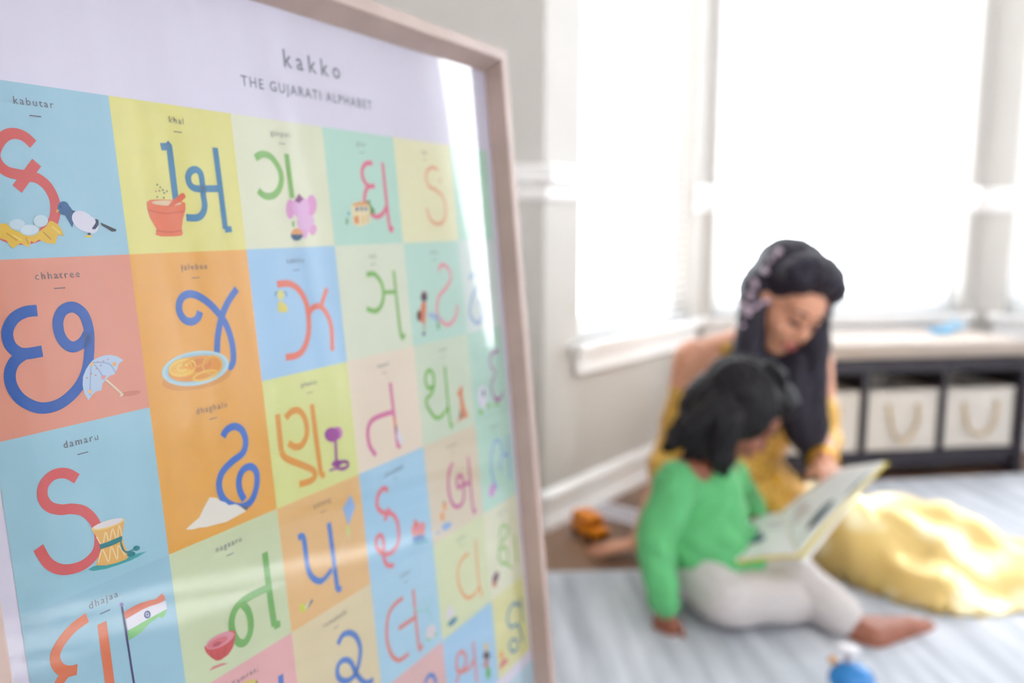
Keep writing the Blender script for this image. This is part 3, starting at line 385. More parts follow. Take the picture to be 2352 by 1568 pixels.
 (1, 1): [(109,0.000,[(1.710,1.882),(1.703,1.900),(1.680,1.917),(1.643,1.931),(1.594,1.943),(1.536,1.950),(1.472,1.954),(1.405,1.953),(1.340,1.949),(1.279,1.941),(1.225,1.930),(1.180,1.916),(1.147,1.901),(1.126,1.884),(1.118,1.867),(1.124,1.850),(1.143,1.834),(1.175,1.820),(1.218,1.809),(1.271,1.801),(1.331,1.796),(1.396,1.795),(1.462,1.797),(1.526,1.804),(1.586,1.815),(1.636,1.829),(1.675,1.845),(1.700,1.863)]),(80,0.000,[(1.702,1.810),(1.698,1.834),(1.682,1.857),(1.654,1.878),(1.617,1.896),(1.572,1.910),(1.521,1.919),(1.465,1.924),(1.409,1.925),(1.353,1.921),(1.300,1.912),(1.251,1.900),(1.209,1.884),(1.174,1.866),(1.149,1.846),(1.132,1.824),(1.126,1.802),(1.130,1.779),(1.144,1.758),(1.168,1.739),(1.200,1.721),(1.240,1.707),(1.287,1.696),(1.339,1.690),(1.394,1.687),(1.451,1.689),(1.506,1.696),(1.559,1.707),(1.606,1.722),(1.645,1.741),(1.675,1.762),(1.695,1.786)]),(71,0.000,[(1.670,1.807),(1.666,1.828),(1.652,1.847),(1.628,1.865),(1.594,1.880),(1.554,1.891),(1.508,1.900),(1.459,1.904),(1.408,1.904),(1.358,1.901),(1.310,1.894),(1.266,1.884),(1.228,1.870),(1.197,1.855),(1.174,1.837),(1.159,1.819),(1.154,1.800),(1.157,1.781),(1.170,1.763),(1.191,1.747),(1.221,1.732),(1.257,1.720),(1.299,1.711),(1.346,1.705),(1.396,1.703),(1.447,1.705),(1.496,1.711),(1.543,1.720),(1.585,1.733),(1.620,1.749),(1.647,1.767),(1.664,1.787)]),(141,0.000,[(1.640,1.803),(1.636,1.823),(1.619,1.841),(1.592,1.858),(1.555,1.872),(1.510,1.883),(1.460,1.890),(1.408,1.892),(1.357,1.890),(1.308,1.884),(1.265,1.874),(1.228,1.861),(1.201,1.845),(1.183,1.828),(1.176,1.809),(1.180,1.791),(1.194,1.773),(1.218,1.757),(1.252,1.743),(1.293,1.732),(1.340,1.725),(1.391,1.721),(1.443,1.722),(1.493,1.727),(1.540,1.736),(1.580,1.749),(1.611,1.765),(1.631,1.783)]),(168,0.000,[(1.453,1.781),(1.448,1.802),(1.430,1.821),(1.401,1.836),(1.363,1.846),(1.321,1.850),(1.279,1.847),(1.241,1.838),(1.210,1.824),(1.189,1.806),(1.181,1.786),(1.186,1.766),(1.203,1.747),(1.230,1.732),(1.266,1.722),(1.308,1.718),(1.350,1.720),(1.390,1.728),(1.422,1.742),(1.444,1.760)]),(110,0.000,[(1.542,1.793),(1.538,1.808),(1.524,1.821),(1.502,1.831),(1.475,1.837),(1.445,1.838),(1.415,1.834),(1.388,1.826),(1.367,1.814),(1.353,1.800),(1.348,1.785),(1.352,1.770),(1.366,1.757),(1.387,1.747),(1.413,1.741),(1.443,1.740),(1.473,1.743),(1.501,1.751),(1.523,1.763),(1.537,1.777)]),(174,0.016,[(1.404,1.777),(1.397,1.800),(1.370,1.820),(1.328,1.832),(1.281,1.835),(1.237,1.827),(1.205,1.811),(1.192,1.790),(1.198,1.768),(1.224,1.749),(1.265,1.736),(1.312,1.733),(1.356,1.740),(1.390,1.755),(1.404,1.777)]),(171,0.016,[(1.371,1.779),(1.366,1.795),(1.347,1.809),(1.318,1.818),(1.285,1.820),(1.255,1.814),(1.232,1.803),(1.223,1.788),(1.227,1.772),(1.246,1.759),(1.274,1.750),(1.307,1.748),(1.338,1.753),(1.361,1.764),(1.371,1.779)]),(175,0.016,[(1.339,1.781),(1.336,1.790),(1.325,1.799),(1.309,1.804),(1.290,1.805),(1.272,1.802),(1.260,1.795),(1.254,1.786),(1.257,1.777),(1.267,1.769),(1.283,1.764),(1.302,1.763),(1.320,1.766),(1.333,1.772),(1.339,1.781)]),(167,0.016,[(1.634,1.800),(1.631,1.828),(1.611,1.851),(1.579,1.865),(1.541,1.867),(1.506,1.856),(1.479,1.836),(1.466,1.810),(1.470,1.783),(1.489,1.760),(1.520,1.746),(1.558,1.743),(1.594,1.753),(1.621,1.773),(1.634,1.800)]),(172,0.016,[(1.584,1.863),(1.575,1.876),(1.547,1.887),(1.505,1.894),(1.459,1.896),(1.416,1.893),(1.386,1.885),(1.374,1.873),(1.382,1.861),(1.409,1.850),(1.450,1.842),(1.496,1.840),(1.540,1.843),(1.571,1.851),(1.584,1.863)]),(161,0.016,[(1.521,1.758),(1.513,1.772),(1.483,1.785),(1.439,1.793),(1.390,1.796),(1.346,1.793),(1.314,1.784),(1.302,1.772),(1.310,1.758),(1.338,1.746),(1.381,1.737),(1.429,1.734),(1.475,1.737),(1.508,1.745),(1.521,1.758)])],
 (2, 1): [(31,0.008,[(2.243,1.374),(2.243,1.347),(2.277,1.339),(2.334,1.344),(2.365,1.360),(2.356,1.387)]),(135,0.000,[(2.274,1.329),(2.331,1.333),(2.333,1.378),(2.305,1.407),(2.276,1.404),(2.262,1.372)]),(123,0.000,[(2.265,1.414),(2.312,1.418),(2.346,1.448),(2.363,1.491),(2.327,1.505),(2.275,1.503),(2.245,1.480)])],
 (4, 1): [(84,0.000,[(4.314,1.504),(4.311,1.509),(4.304,1.513),(4.293,1.516),(4.280,1.518),(4.266,1.517),(4.252,1.516),(4.240,1.512),(4.230,1.508),(4.225,1.502),(4.223,1.497),(4.226,1.492),(4.234,1.487),(4.244,1.484),(4.257,1.483),(4.271,1.483),(4.285,1.485),(4.298,1.488),(4.307,1.493),(4.313,1.498)]),(28,0.000,[(4.318,1.548),(4.313,1.562),(4.302,1.575),(4.287,1.584),(4.268,1.589),(4.249,1.590),(4.231,1.586),(4.216,1.578),(4.204,1.566),(4.198,1.553),(4.197,1.538),(4.203,1.524),(4.214,1.511),(4.229,1.502),(4.246,1.497),(4.265,1.496),(4.284,1.500),(4.300,1.508),(4.311,1.519),(4.318,1.533)]),(114,0.000,[(4.200,1.590),(4.291,1.594),(4.264,1.709),(4.233,1.802),(4.158,1.793),(4.170,1.678)]),(35,0.000,[(4.178,1.722),(4.173,1.739),(4.165,1.754),(4.155,1.765),(4.143,1.772),(4.131,1.773),(4.120,1.769),(4.111,1.760),(4.105,1.747),(4.103,1.731),(4.104,1.714),(4.108,1.698),(4.116,1.683),(4.126,1.671),(4.138,1.665),(4.150,1.663),(4.161,1.667),(4.170,1.676),(4.176,1.689),(4.179,1.705)]),(77,0.020,[(4.218,1.800),(4.200,1.902)]),(29,0.000,[(4.222,1.909),(4.219,1.914),(4.214,1.919),(4.207,1.922),(4.198,1.923),(4.189,1.923),(4.180,1.921),(4.172,1.917),(4.166,1.913),(4.163,1.907),(4.162,1.902),(4.164,1.897),(4.169,1.893),(4.177,1.890),(4.185,1.888),(4.195,1.889),(4.204,1.891),(4.212,1.894),(4.218,1.899),(4.221,1.904)]),(73,0.000,[(4.430,1.743),(4.426,1.751),(4.414,1.757),(4.398,1.761),(4.378,1.763),(4.356,1.762),(4.335,1.759),(4.316,1.753),(4.302,1.746),(4.293,1.737),(4.291,1.729),(4.296,1.721),(4.307,1.715),(4.323,1.711),(4.343,1.709),(4.365,1.710),(4.386,1.714),(4.405,1.719),(4.420,1.727),(4.428,1.735)]),(64,0.000,[(4.489,1.776),(4.485,1.788),(4.476,1.798),(4.464,1.806),(4.450,1.810),(4.435,1.810),(4.421,1.807),(4.409,1.800),(4.400,1.790),(4.395,1.779),(4.395,1.766),(4.399,1.754),(4.408,1.744),(4.419,1.736),(4.433,1.732),(4.448,1.732),(4.463,1.735),(4.475,1.742),(4.484,1.752),(4.489,1.764)]),(46,0.000,[(4.491,1.857),(4.488,1.870),(4.481,1.882),(4.472,1.891),(4.462,1.896),(4.452,1.897),(4.443,1.894),(4.435,1.887),(4.430,1.876),(4.427,1.863),(4.428,1.850),(4.432,1.836),(4.439,1.825),(4.447,1.816),(4.457,1.811),(4.467,1.809),(4.477,1.813),(4.484,1.820),(4.490,1.830),(4.492,1.843)])],
 (0, 2): [(18,0.000,[(0.430,2.885),(0.466,2.877),(0.567,2.893),(0.688,2.904),(0.777,2.908),(0.840,2.919),(0.773,2.930),(0.715,2.934),(0.622,2.930),(0.547,2.924),(0.462,2.905)]),(158,0.000,[(0.486,2.648),(0.716,2.657),(0.703,2.701),(0.681,2.762),(0.685,2.797),(0.698,2.856),(0.717,2.900),(0.686,2.915),(0.625,2.914),(0.551,2.903),(0.486,2.879),(0.504,2.836),(0.528,2.795),(0.533,2.763),(0.516,2.716)]),(169,0.000,[(0.714,2.663),(0.710,2.671),(0.694,2.677),(0.669,2.682),(0.637,2.684),(0.602,2.683),(0.567,2.680),(0.535,2.675),(0.509,2.668),(0.492,2.660),(0.486,2.652),(0.490,2.645),(0.505,2.639),(0.528,2.634),(0.559,2.632),(0.594,2.632),(0.629,2.635),(0.662,2.640),(0.689,2.647),(0.707,2.655)]),(152,0.000,[(0.705,2.658),(0.700,2.664),(0.686,2.668),(0.664,2.672),(0.635,2.673),(0.603,2.673),(0.571,2.670),(0.543,2.666),(0.520,2.660),(0.505,2.654),(0.499,2.648),(0.503,2.642),(0.516,2.638),(0.538,2.634),(0.565,2.633),(0.597,2.633),(0.629,2.635),(0.658,2.639),(0.682,2.645),(0.698,2.651)]),(173,0.007,[(0.512,2.706),(0.543,2.772),(0.575,2.700),(0.591,2.773),(0.624,2.694),(0.643,2.774),(0.671,2.688),(0.681,2.765)]),(173,0.007,[(0.500,2.867),(0.539,2.799),(0.568,2.887),(0.599,2.803),(0.628,2.893),(0.646,2.809),(0.684,2.891)]),(5,0.000,[(0.524,2.760),(0.572,2.763),(0.623,2.761),(0.682,2.759),(0.677,2.789),(0.624,2.796),(0.576,2.795),(0.526,2.791)]),(9,0.008,[(0.666,2.782),(0.672,2.847),(0.721,2.893)]),(9,0.008,[(0.667,2.794),(0.688,2.864),(0.749,2.875)]),(1,0.000,[(0.794,2.875),(0.793,2.880),(0.790,2.884),(0.785,2.888),(0.779,2.889),(0.771,2.889),(0.764,2.888),(0.757,2.884),(0.751,2.880),(0.747,2.875),(0.745,2.869),(0.745,2.864),(0.748,2.859),(0.753,2.856),(0.759,2.854),(0.767,2.854),(0.774,2.856),(0.781,2.859),(0.787,2.864),(0.792,2.869)]),(1,0.000,[(0.756,2.901),(0.755,2.906),(0.751,2.910),(0.744,2.912),(0.736,2.913),(0.726,2.912),(0.717,2.909),(0.709,2.905),(0.702,2.900),(0.697,2.894),(0.696,2.889),(0.697,2.884),(0.701,2.880),(0.707,2.877),(0.716,2.877),(0.725,2.878),(0.734,2.880),(0.743,2.884),(0.750,2.890),(0.754,2.895)])],
 (1, 2): [(159,0.000,[(1.156,2.880),(1.205,2.859),(1.278,2.834),(1.321,2.785),(1.384,2.723),(1.440,2.743),(1.474,2.776),(1.515,2.798),(1.543,2.829),(1.607,2.839),(1.644,2.867),(1.733,2.898),(1.696,2.919),(1.635,2.927),(1.572,2.932),(1.501,2.939),(1.407,2.927),(1.327,2.919),(1.268,2.902),(1.217,2.898)])],
 (2, 2): [(66,0.030,[(2.746,2.618),(2.725,2.820)]),(91,0.000,[(2.841,2.595),(2.835,2.611),(2.824,2.624),(2.809,2.633),(2.791,2.637),(2.772,2.635),(2.754,2.628),(2.738,2.617),(2.727,2.602),(2.721,2.585),(2.721,2.567),(2.727,2.551),(2.738,2.538),(2.753,2.529),(2.771,2.525),(2.789,2.526),(2.808,2.533),(2.823,2.544),(2.835,2.560),(2.841,2.577)]),(69,0.000,[(2.800,2.600),(2.792,2.619),(2.776,2.633),(2.754,2.642),(2.727,2.644),(2.698,2.640),(2.671,2.631),(2.647,2.616),(2.630,2.598),(2.620,2.578),(2.619,2.558),(2.626,2.541),(2.641,2.527),(2.663,2.518),(2.690,2.514),(2.718,2.518),(2.746,2.527),(2.770,2.542),(2.788,2.560),(2.799,2.580)]),(62,0.000,[(2.793,2.838),(2.792,2.847),(2.785,2.855),(2.772,2.861),(2.755,2.864),(2.735,2.863),(2.715,2.860),(2.696,2.854),(2.681,2.846),(2.670,2.837),(2.665,2.827),(2.666,2.818),(2.673,2.810),(2.686,2.805),(2.702,2.802),(2.722,2.802),(2.742,2.805),(2.761,2.810),(2.777,2.818),(2.788,2.828)]),(57,0.030,[(2.874,2.873),(2.867,2.888),(2.844,2.897),(2.809,2.899),(2.773,2.891),(2.745,2.878),(2.732,2.861),(2.738,2.846),(2.761,2.837),(2.795,2.836),(2.832,2.843),(2.861,2.857),(2.874,2.873)]),(70,0.020,[(2.628,2.869),(2.700,2.870),(2.786,2.893)])],
 (3, 2): [(142,0.000,[(3.600,2.667),(3.600,2.685),(3.598,2.701),(3.594,2.714),(3.589,2.721),(3.583,2.723),(3.577,2.720),(3.571,2.710),(3.566,2.697),(3.562,2.680),(3.560,2.662),(3.560,2.644),(3.562,2.629),(3.565,2.616),(3.570,2.609),(3.576,2.607),(3.583,2.610),(3.589,2.619),(3.594,2.633),(3.598,2.649)]),(126,0.000,[(3.590,2.688),(3.614,2.706),(3.659,2.808),(3.703,2.886),(3.634,2.878),(3.589,2.813)])],
 (4, 2): [(121,0.000,[(4.790,2.524),(4.819,2.557),(4.796,2.642),(4.825,2.780),(4.878,2.886),(4.745,2.882),(4.628,2.903),(4.690,2.846),(4.731,2.761),(4.730,2.644),(4.681,2.598),(4.740,2.562)])],
 (5, 2): [(125,0.000,[(5.309,2.735),(5.298,2.769),(5.277,2.798),(5.250,2.819),(5.219,2.830),(5.186,2.829),(5.156,2.817),(5.130,2.795),(5.113,2.766),(5.104,2.732),(5.105,2.696),(5.116,2.662),(5.136,2.633),(5.163,2.612),(5.194,2.601),(5.226,2.601),(5.257,2.612),(5.283,2.634),(5.301,2.663),(5.310,2.698)]),(125,0.000,[(5.295,2.816),(5.287,2.839),(5.272,2.858),(5.253,2.872),(5.230,2.878),(5.206,2.877),(5.184,2.869),(5.165,2.854),(5.152,2.834),(5.145,2.811),(5.146,2.787),(5.153,2.764),(5.168,2.745),(5.187,2.731),(5.210,2.725),(5.233,2.725),(5.256,2.733),(5.275,2.748),(5.288,2.768),(5.295,2.792)]),(34,0.000,[(5.257,2.700),(5.253,2.712),(5.248,2.722),(5.240,2.729),(5.231,2.733),(5.222,2.733),(5.214,2.729),(5.207,2.723),(5.202,2.713),(5.200,2.702),(5.201,2.690),(5.204,2.678),(5.210,2.668),(5.218,2.661),(5.227,2.657),(5.236,2.657),(5.244,2.660),(5.251,2.667),(5.256,2.677),(5.258,2.688)]),(59,0.000,[(5.189,2.898),(5.184,2.909),(5.175,2.918),(5.161,2.924),(5.144,2.926),(5.127,2.925),(5.110,2.919),(5.096,2.911),(5.086,2.900),(5.080,2.888),(5.079,2.875),(5.084,2.864),(5.093,2.856),(5.107,2.850),(5.123,2.847),(5.140,2.849),(5.157,2.854),(5.172,2.863),(5.182,2.874),(5.188,2.886)]),(59,0.000,[(5.351,2.862),(5.347,2.872),(5.339,2.880),(5.327,2.885),(5.313,2.887),(5.298,2.886),(5.284,2.881),(5.271,2.874),(5.262,2.865),(5.257,2.854),(5.257,2.843),(5.261,2.833),(5.269,2.825),(5.281,2.820),(5.295,2.818),(5.310,2.819),(5.324,2.824),(5.337,2.831),(5.346,2.840),(5.351,2.851)]),(74,0.000,[(5.573,2.830),(5.569,2.839),(5.559,2.845),(5.544,2.849),(5.527,2.850),(5.509,2.848),(5.491,2.843),(5.475,2.836),(5.463,2.827),(5.456,2.817),(5.455,2.807),(5.460,2.799),(5.469,2.792),(5.483,2.788),(5.501,2.787),(5.519,2.789),(5.537,2.794),(5.553,2.802),(5.565,2.811),(5.572,2.820)]),(59,0.000,[(5.573,2.891),(5.568,2.896),(5.555,2.900),(5.537,2.900),(5.515,2.899),(5.490,2.895),(5.466,2.889),(5.445,2.882),(5.428,2.874),(5.418,2.867),(5.416,2.860),(5.420,2.855),(5.432,2.851),(5.450,2.850),(5.473,2.852),(5.497,2.856),(5.521,2.862),(5.543,2.869),(5.559,2.876),(5.570,2.884)])],
 (0, 3): [(13,0.014,[(0.615,3.194),(0.619,3.363),(0.622,3.552),(0.625,3.707),(0.632,3.951)]),(47,0.000,[(0.628,3.189),(0.627,3.193),(0.624,3.196),(0.621,3.197),(0.617,3.198),(0.613,3.197),(0.609,3.194),(0.606,3.191),(0.603,3.187),(0.602,3.182),(0.602,3.178),(0.603,3.174),(0.606,3.171),(0.609,3.169),(0.613,3.169),(0.617,3.170),(0.621,3.172),(0.624,3.176),(0.627,3.180),(0.628,3.184)]),(119,0.000,[(0.622,3.238),(0.671,3.230),(0.738,3.227),(0.815,3.238),(0.853,3.248),(0.878,3.241),(0.907,3.229),(0.924,3.254),(0.926,3.285),(0.878,3.286),(0.809,3.277),(0.755,3.275),(0.688,3.281),(0.628,3.286)]),(136,0.000,[(0.628,3.286),(0.688,3.281),(0.755,3.275),(0.809,3.277),(0.878,3.286),(0.929,3.289),(0.930,3.347),(0.865,3.349),(0.814,3.351),(0.732,3.355),(0.676,3.360),(0.632,3.362)]),(43,0.000,[(0.632,3.362),(0.676,3.360),(0.732,3.355),(0.814,3.351),(0.865,3.349),(0.930,3.347),(0.915,3.377),(0.886,3.391),(0.865,3.373),(0.793,3.382),(0.722,3.415),(0.632,3.426)]),(10,0.012,[(0.801,3.330),(0.798,3.337),(0.792,3.342),(0.784,3.342),(0.775,3.339),(0.769,3.332),(0.764,3.323),(0.764,3.314),(0.767,3.306),(0.773,3.302),(0.781,3.301),(0.789,3.305),(0.796,3.312),(0.800,3.321),(0.801,3.330)]),(14,0.000,[(0.790,3.325),(0.789,3.327),(0.788,3.329),(0.786,3.330),(0.784,3.331),(0.781,3.330),(0.779,3.329),(0.777,3.326),(0.775,3.324),(0.775,3.321),(0.775,3.318),(0.775,3.316),(0.777,3.314),(0.779,3.313),(0.781,3.313),(0.784,3.313),(0.786,3.315),(0.788,3.317),(0.789,3.320),(0.790,3.322)]),(14,0.004,[(0.764,3.314),(0.801,3.330)]),(14,0.004,[(0.785,3.302),(0.779,3.341)])],
 (1, 3): [(103,0.000,[(1.193,3.913),(1.234,3.898),(1.318,3.914),(1.370,3.943),(1.288,3.928)]),(89,0.000,[(1.181,3.735),(1.224,3.708),(1.323,3.702),(1.421,3.718),(1.462,3.743),(1.454,3.792),(1.425,3.848),(1.375,3.880),(1.306,3.886),(1.265,3.872),(1.222,3.822),(1.191,3.775)]),(116,0.000,[(1.448,3.752),(1.448,3.767),(1.434,3.780),(1.410,3.790),(1.376,3.795),(1.338,3.795),(1.298,3.791),(1.261,3.782),(1.230,3.770),(1.207,3.756),(1.196,3.741),(1.197,3.726),(1.209,3.714),(1.233,3.704),(1.265,3.699),(1.302,3.698),(1.342,3.702),(1.380,3.710),(1.413,3.722),(1.436,3.737)]),(98,0.000,[(1.387,3.755),(1.386,3.765),(1.376,3.773),(1.358,3.779),(1.334,3.782),(1.307,3.782),(1.278,3.779),(1.252,3.774),(1.230,3.766),(1.214,3.757),(1.206,3.747),(1.207,3.738),(1.217,3.730),(1.234,3.724),(1.257,3.720),(1.284,3.720),(1.313,3.723),(1.340,3.728),(1.363,3.736),(1.379,3.745)]),(81,0.000,[(1.327,3.762),(1.327,3.768),(1.323,3.772),(1.316,3.776),(1.306,3.778),(1.294,3.778),(1.282,3.776),(1.271,3.773),(1.261,3.769),(1.254,3.764),(1.250,3.759),(1.250,3.753),(1.254,3.749),(1.261,3.746),(1.271,3.744),(1.282,3.743),(1.294,3.745),(1.306,3.748),(1.316,3.752),(1.323,3.757)]),(72,0.006,[(1.232,3.785),(1.242,3.845)]),(72,0.006,[(1.287,3.805),(1.288,3.874)]),(72,0.006,[(1.358,3.810),(1.335,3.877)])],
 (2, 3): [(144,0.006,[(2.791,3.394),(2.705,3.534),(2.537,3.702),(2.403,3.762)]),(61,0.000,[(2.862,3.142),(2.904,3.263),(2.791,3.398),(2.743,3.229)]),(49,0.006,[(2.860,3.149),(2.792,3.391)]),(95,0.000,[(2.801,3.441),(2.801,3.456),(2.799,3.468),(2.795,3.478),(2.789,3.483),(2.783,3.484),(2.776,3.480),(2.769,3.472),(2.763,3.460),(2.759,3.447),(2.756,3.432),(2.756,3.417),(2.758,3.405),(2.762,3.396),(2.767,3.390),(2.774,3.389),(2.781,3.393),(2.788,3.401),(2.794,3.413),(2.798,3.427)]),(101,0.008,[(2.774,3.462),(2.795,3.547)]),(94,0.000,[(2.180,3.876),(2.176,3.886),(2.170,3.893),(2.162,3.897),(2.152,3.898),(2.141,3.896),(2.131,3.889),(2.123,3.881),(2.117,3.870),(2.114,3.859),(2.114,3.848),(2.117,3.838),(2.123,3.830),(2.132,3.826),(2.142,3.825),(2.152,3.828),(2.162,3.834),(2.170,3.842),(2.176,3.853),(2.180,3.864)]),(102,0.000,[(2.168,3.864),(2.255,3.831),(2.272,3.856),(2.184,3.892)])],
 (3, 3): [(39,0.000,[(3.935,3.921),(3.930,3.929),(3.912,3.933),(3.882,3.933),(3.843,3.929),(3.800,3.923),(3.757,3.913),(3.718,3.902),(3.686,3.890),(3.665,3.878),(3.656,3.869),(3.661,3.861),(3.678,3.857),(3.707,3.857),(3.744,3.860),(3.786,3.867),(3.830,3.876),(3.870,3.888),(3.903,3.900),(3.926,3.911)]),(154,0.000,[(3.890,3.809),(3.881,3.831),(3.861,3.846),(3.833,3.854),(3.800,3.854),(3.765,3.845),(3.731,3.830),(3.702,3.809),(3.680,3.784),(3.668,3.758),(3.667,3.734),(3.676,3.713),(3.695,3.697),(3.722,3.689),(3.755,3.689),(3.790,3.697),(3.824,3.712),(3.854,3.733),(3.876,3.758),(3.889,3.784)]),(108,0.000,[(3.794,3.759),(3.791,3.766),(3.785,3.772),(3.776,3.774),(3.766,3.775),(3.755,3.772),(3.744,3.767),(3.735,3.761),(3.729,3.753),(3.725,3.744),(3.724,3.736),(3.727,3.729),(3.733,3.724),(3.742,3.721),(3.752,3.720),(3.763,3.723),(3.774,3.728),(3.783,3.734),(3.790,3.742),(3.794,3.751)]),(112,0.000,[(3.774,3.705),(3.770,3.717),(3.764,3.727),(3.757,3.734),(3.748,3.737),(3.739,3.736),(3.731,3.731),(3.724,3.723),(3.719,3.712),(3.717,3.699),(3.718,3.686),(3.722,3.674),(3.728,3.664),(3.735,3.657),(3.744,3.653),(3.753,3.654),(3.761,3.659),(3.768,3.667),(3.773,3.679),(3.775,3.691)]),(130,0.000,[(3.897,3.772),(3.893,3.784),(3.886,3.794),(3.876,3.801),(3.865,3.803),(3.854,3.801),(3.843,3.796),(3.835,3.786),(3.828,3.775),(3.825,3.761),(3.826,3.748),(3.830,3.736),(3.837,3.726),(3.846,3.719),(3.857,3.717),(3.868,3.718),(3.879,3.724),(3.888,3.733),(3.894,3.745),(3.897,3.758)]),(25,0.000,[(3.876,3.863),(3.874,3.873),(3.862,3.880),(3.841,3.884),(3.814,3.884),(3.782,3.880),(3.750,3.874),(3.720,3.865),(3.695,3.854),(3.678,3.843),(3.670,3.832),(3.672,3.823),(3.683,3.816),(3.703,3.812),(3.730,3.812),(3.761,3.815),(3.794,3.821),(3.824,3.830),(3.849,3.841),(3.867,3.852)])],
 (4, 3): [(76,0.000,[(4.295,3.661),(4.292,3.666),(4.287,3.670),(4.280,3.671),(4.271,3.671),(4.261,3.669),(4.251,3.665),(4.243,3.660),(4.237,3.654),(4.233,3.648),(4.233,3.642),(4.235,3.637),(4.241,3.634),(4.248,3.632),(4.257,3.632),(4.267,3.634),(4.276,3.638),(4.285,3.643),(4.291,3.649),(4.294,3.655)]),(155,0.000,[(4.304,3.705),(4.300,3.717),(4.292,3.726),(4.282,3.732),(4.270,3.734),(4.258,3.732),(4.246,3.726),(4.237,3.717),(4.230,3.706),(4.226,3.694),(4.226,3.681),(4.230,3.669),(4.237,3.660),(4.248,3.654),(4.259,3.652),(4.272,3.654),(4.283,3.660),(4.293,3.668),(4.300,3.680),(4.304,3.692)]),(155,0.000,[(4.252,3.790),(4.247,3.804),(4.239,3.815),(4.226,3.822),(4.212,3.825),(4.198,3.822),(4.184,3.815),(4.172,3.804),(4.164,3.791),(4.160,3.775),(4.160,3.760),(4.165,3.746),(4.174,3.735),(4.186,3.728),(4.200,3.725),(4.214,3.727),(4.228,3.734),(4.240,3.745),(4.248,3.759),(4.252,3.774)]),(60,0.000,[(4.352,3.889),(4.357,3.902),(4.353,3.914),(4.340,3.924),(4.320,3.931),(4.294,3.935),(4.265,3.934),(4.236,3.930),(4.210,3.922),(4.189,3.911),(4.175,3.899),(4.170,3.886),(4.174,3.874),(4.187,3.865),(4.207,3.857),(4.232,3.854),(4.261,3.854),(4.290,3.859),(4.317,3.866),(4.338,3.877)]),(68,0.000,[(4.128,3.922),(4.126,3.928),(4.120,3.932),(4.113,3.935),(4.104,3.935),(4.095,3.933),(4.085,3.929),(4.078,3.923),(4.072,3.916),(4.069,3.908),(4.068,3.901),(4.071,3.895),(4.076,3.891),(4.084,3.888),(4.092,3.888),(4.102,3.890),(4.111,3.894),(4.119,3.900),(4.125,3.907),(4.128,3.915)])],
 (5, 3): [(105,0.000,[(5.292,3.828),(5.276,3.847),(5.256,3.863),(5.233,3.872),(5.210,3.874),(5.188,3.870),(5.170,3.859),(5.158,3.842),(5.153,3.822),(5.155,3.800),(5.164,3.778),(5.179,3.758),(5.199,3.743),(5.222,3.733),(5.245,3.730),(5.267,3.735),(5.285,3.746),(5.298,3.762),(5.303,3.783),(5.301,3.805)])],
 (1, 4): [(100,0.000,[(1.621,4.218),(1.620,4.234),(1.611,4.245),(1.595,4.252),(1.572,4.254),(1.546,4.250),(1.519,4.242),(1.494,4.229),(1.472,4.214),(1.457,4.197),(1.449,4.180),(1.449,4.166),(1.458,4.154),(1.474,4.147),(1.496,4.145),(1.521,4.148),(1.548,4.156),(1.574,4.169),(1.596,4.184),(1.612,4.202)])],
 (3, 4): [(56,0.012,[(3.584,4.481),(3.668,4.548),(3.779,4.574),(3.838,4.653),(3.844,4.732)]),(56,0.009,[(3.757,4.458),(3.789,4.538),(3.803,4.589)]),(56,0.009,[(3.896,4.494),(3.828,4.577)]),(56,0.009,[(3.681,4.554),(3.681,4.470)]),(124,0.000,[(3.859,4.757),(3.911,4.816),(3.881,4.902),(3.789,4.896),(3.726,4.822),(3.768,4.752)]),(65,0.000,[(3.812,4.897),(3.809,4.901),(3.802,4.903),(3.792,4.903),(3.780,4.899),(3.766,4.894),(3.753,4.887),(3.742,4.879),(3.733,4.871),(3.728,4.864),(3.727,4.858),(3.730,4.854),(3.737,4.852),(3.747,4.852),(3.759,4.856),(3.772,4.861),(3.785,4.868),(3.797,4.876),(3.805,4.884),(3.811,4.891)]),(65,0.000,[(3.914,4.894),(3.911,4.902),(3.907,4.907),(3.901,4.911),(3.894,4.912),(3.887,4.910),(3.881,4.905),(3.875,4.899),(3.872,4.891),(3.870,4.883),(3.870,4.874),(3.872,4.867),(3.877,4.862),(3.882,4.858),(3.889,4.857),(3.896,4.859),(3.903,4.863),(3.908,4.870),(3.912,4.878),(3.914,4.886)])],
 (4, 4): [(117,0.000,[(4.197,4.693),(4.260,4.827),(4.100,4.836),(4.135,4.731)]),(23,0.000,[(4.298,4.879),(4.303,4.890),(4.299,4.900),(4.285,4.910),(4.264,4.917),(4.237,4.922),(4.207,4.923),(4.178,4.921),(4.152,4.915),(4.131,4.908),(4.117,4.898),(4.113,4.887),(4.117,4.877),(4.130,4.867),(4.151,4.860),(4.177,4.855),(4.207,4.854),(4.236,4.856),(4.263,4.861),(4.284,4.869)])],
 (5, 4): [(40,0.000,[(5.193,4.817),(5.173,4.831),(5.149,4.840),(5.123,4.843),(5.098,4.841),(5.077,4.832),(5.061,4.819),(5.052,4.802),(5.051,4.784),(5.058,4.765),(5.072,4.747),(5.092,4.733),(5.116,4.724),(5.142,4.720),(5.166,4.723),(5.188,4.731),(5.204,4.744),(5.213,4.761),(5.214,4.780),(5.207,4.799)]),(92,0.000,[(5.146,4.874),(5.142,4.882),(5.132,4.886),(5.119,4.888),(5.102,4.885),(5.085,4.880),(5.068,4.872),(5.053,4.861),(5.042,4.850),(5.036,4.839),(5.034,4.829),(5.039,4.822),(5.048,4.817),(5.061,4.815),(5.078,4.818),(5.095,4.823),(5.112,4.831),(5.127,4.842),(5.138,4.853),(5.145,4.864)])],
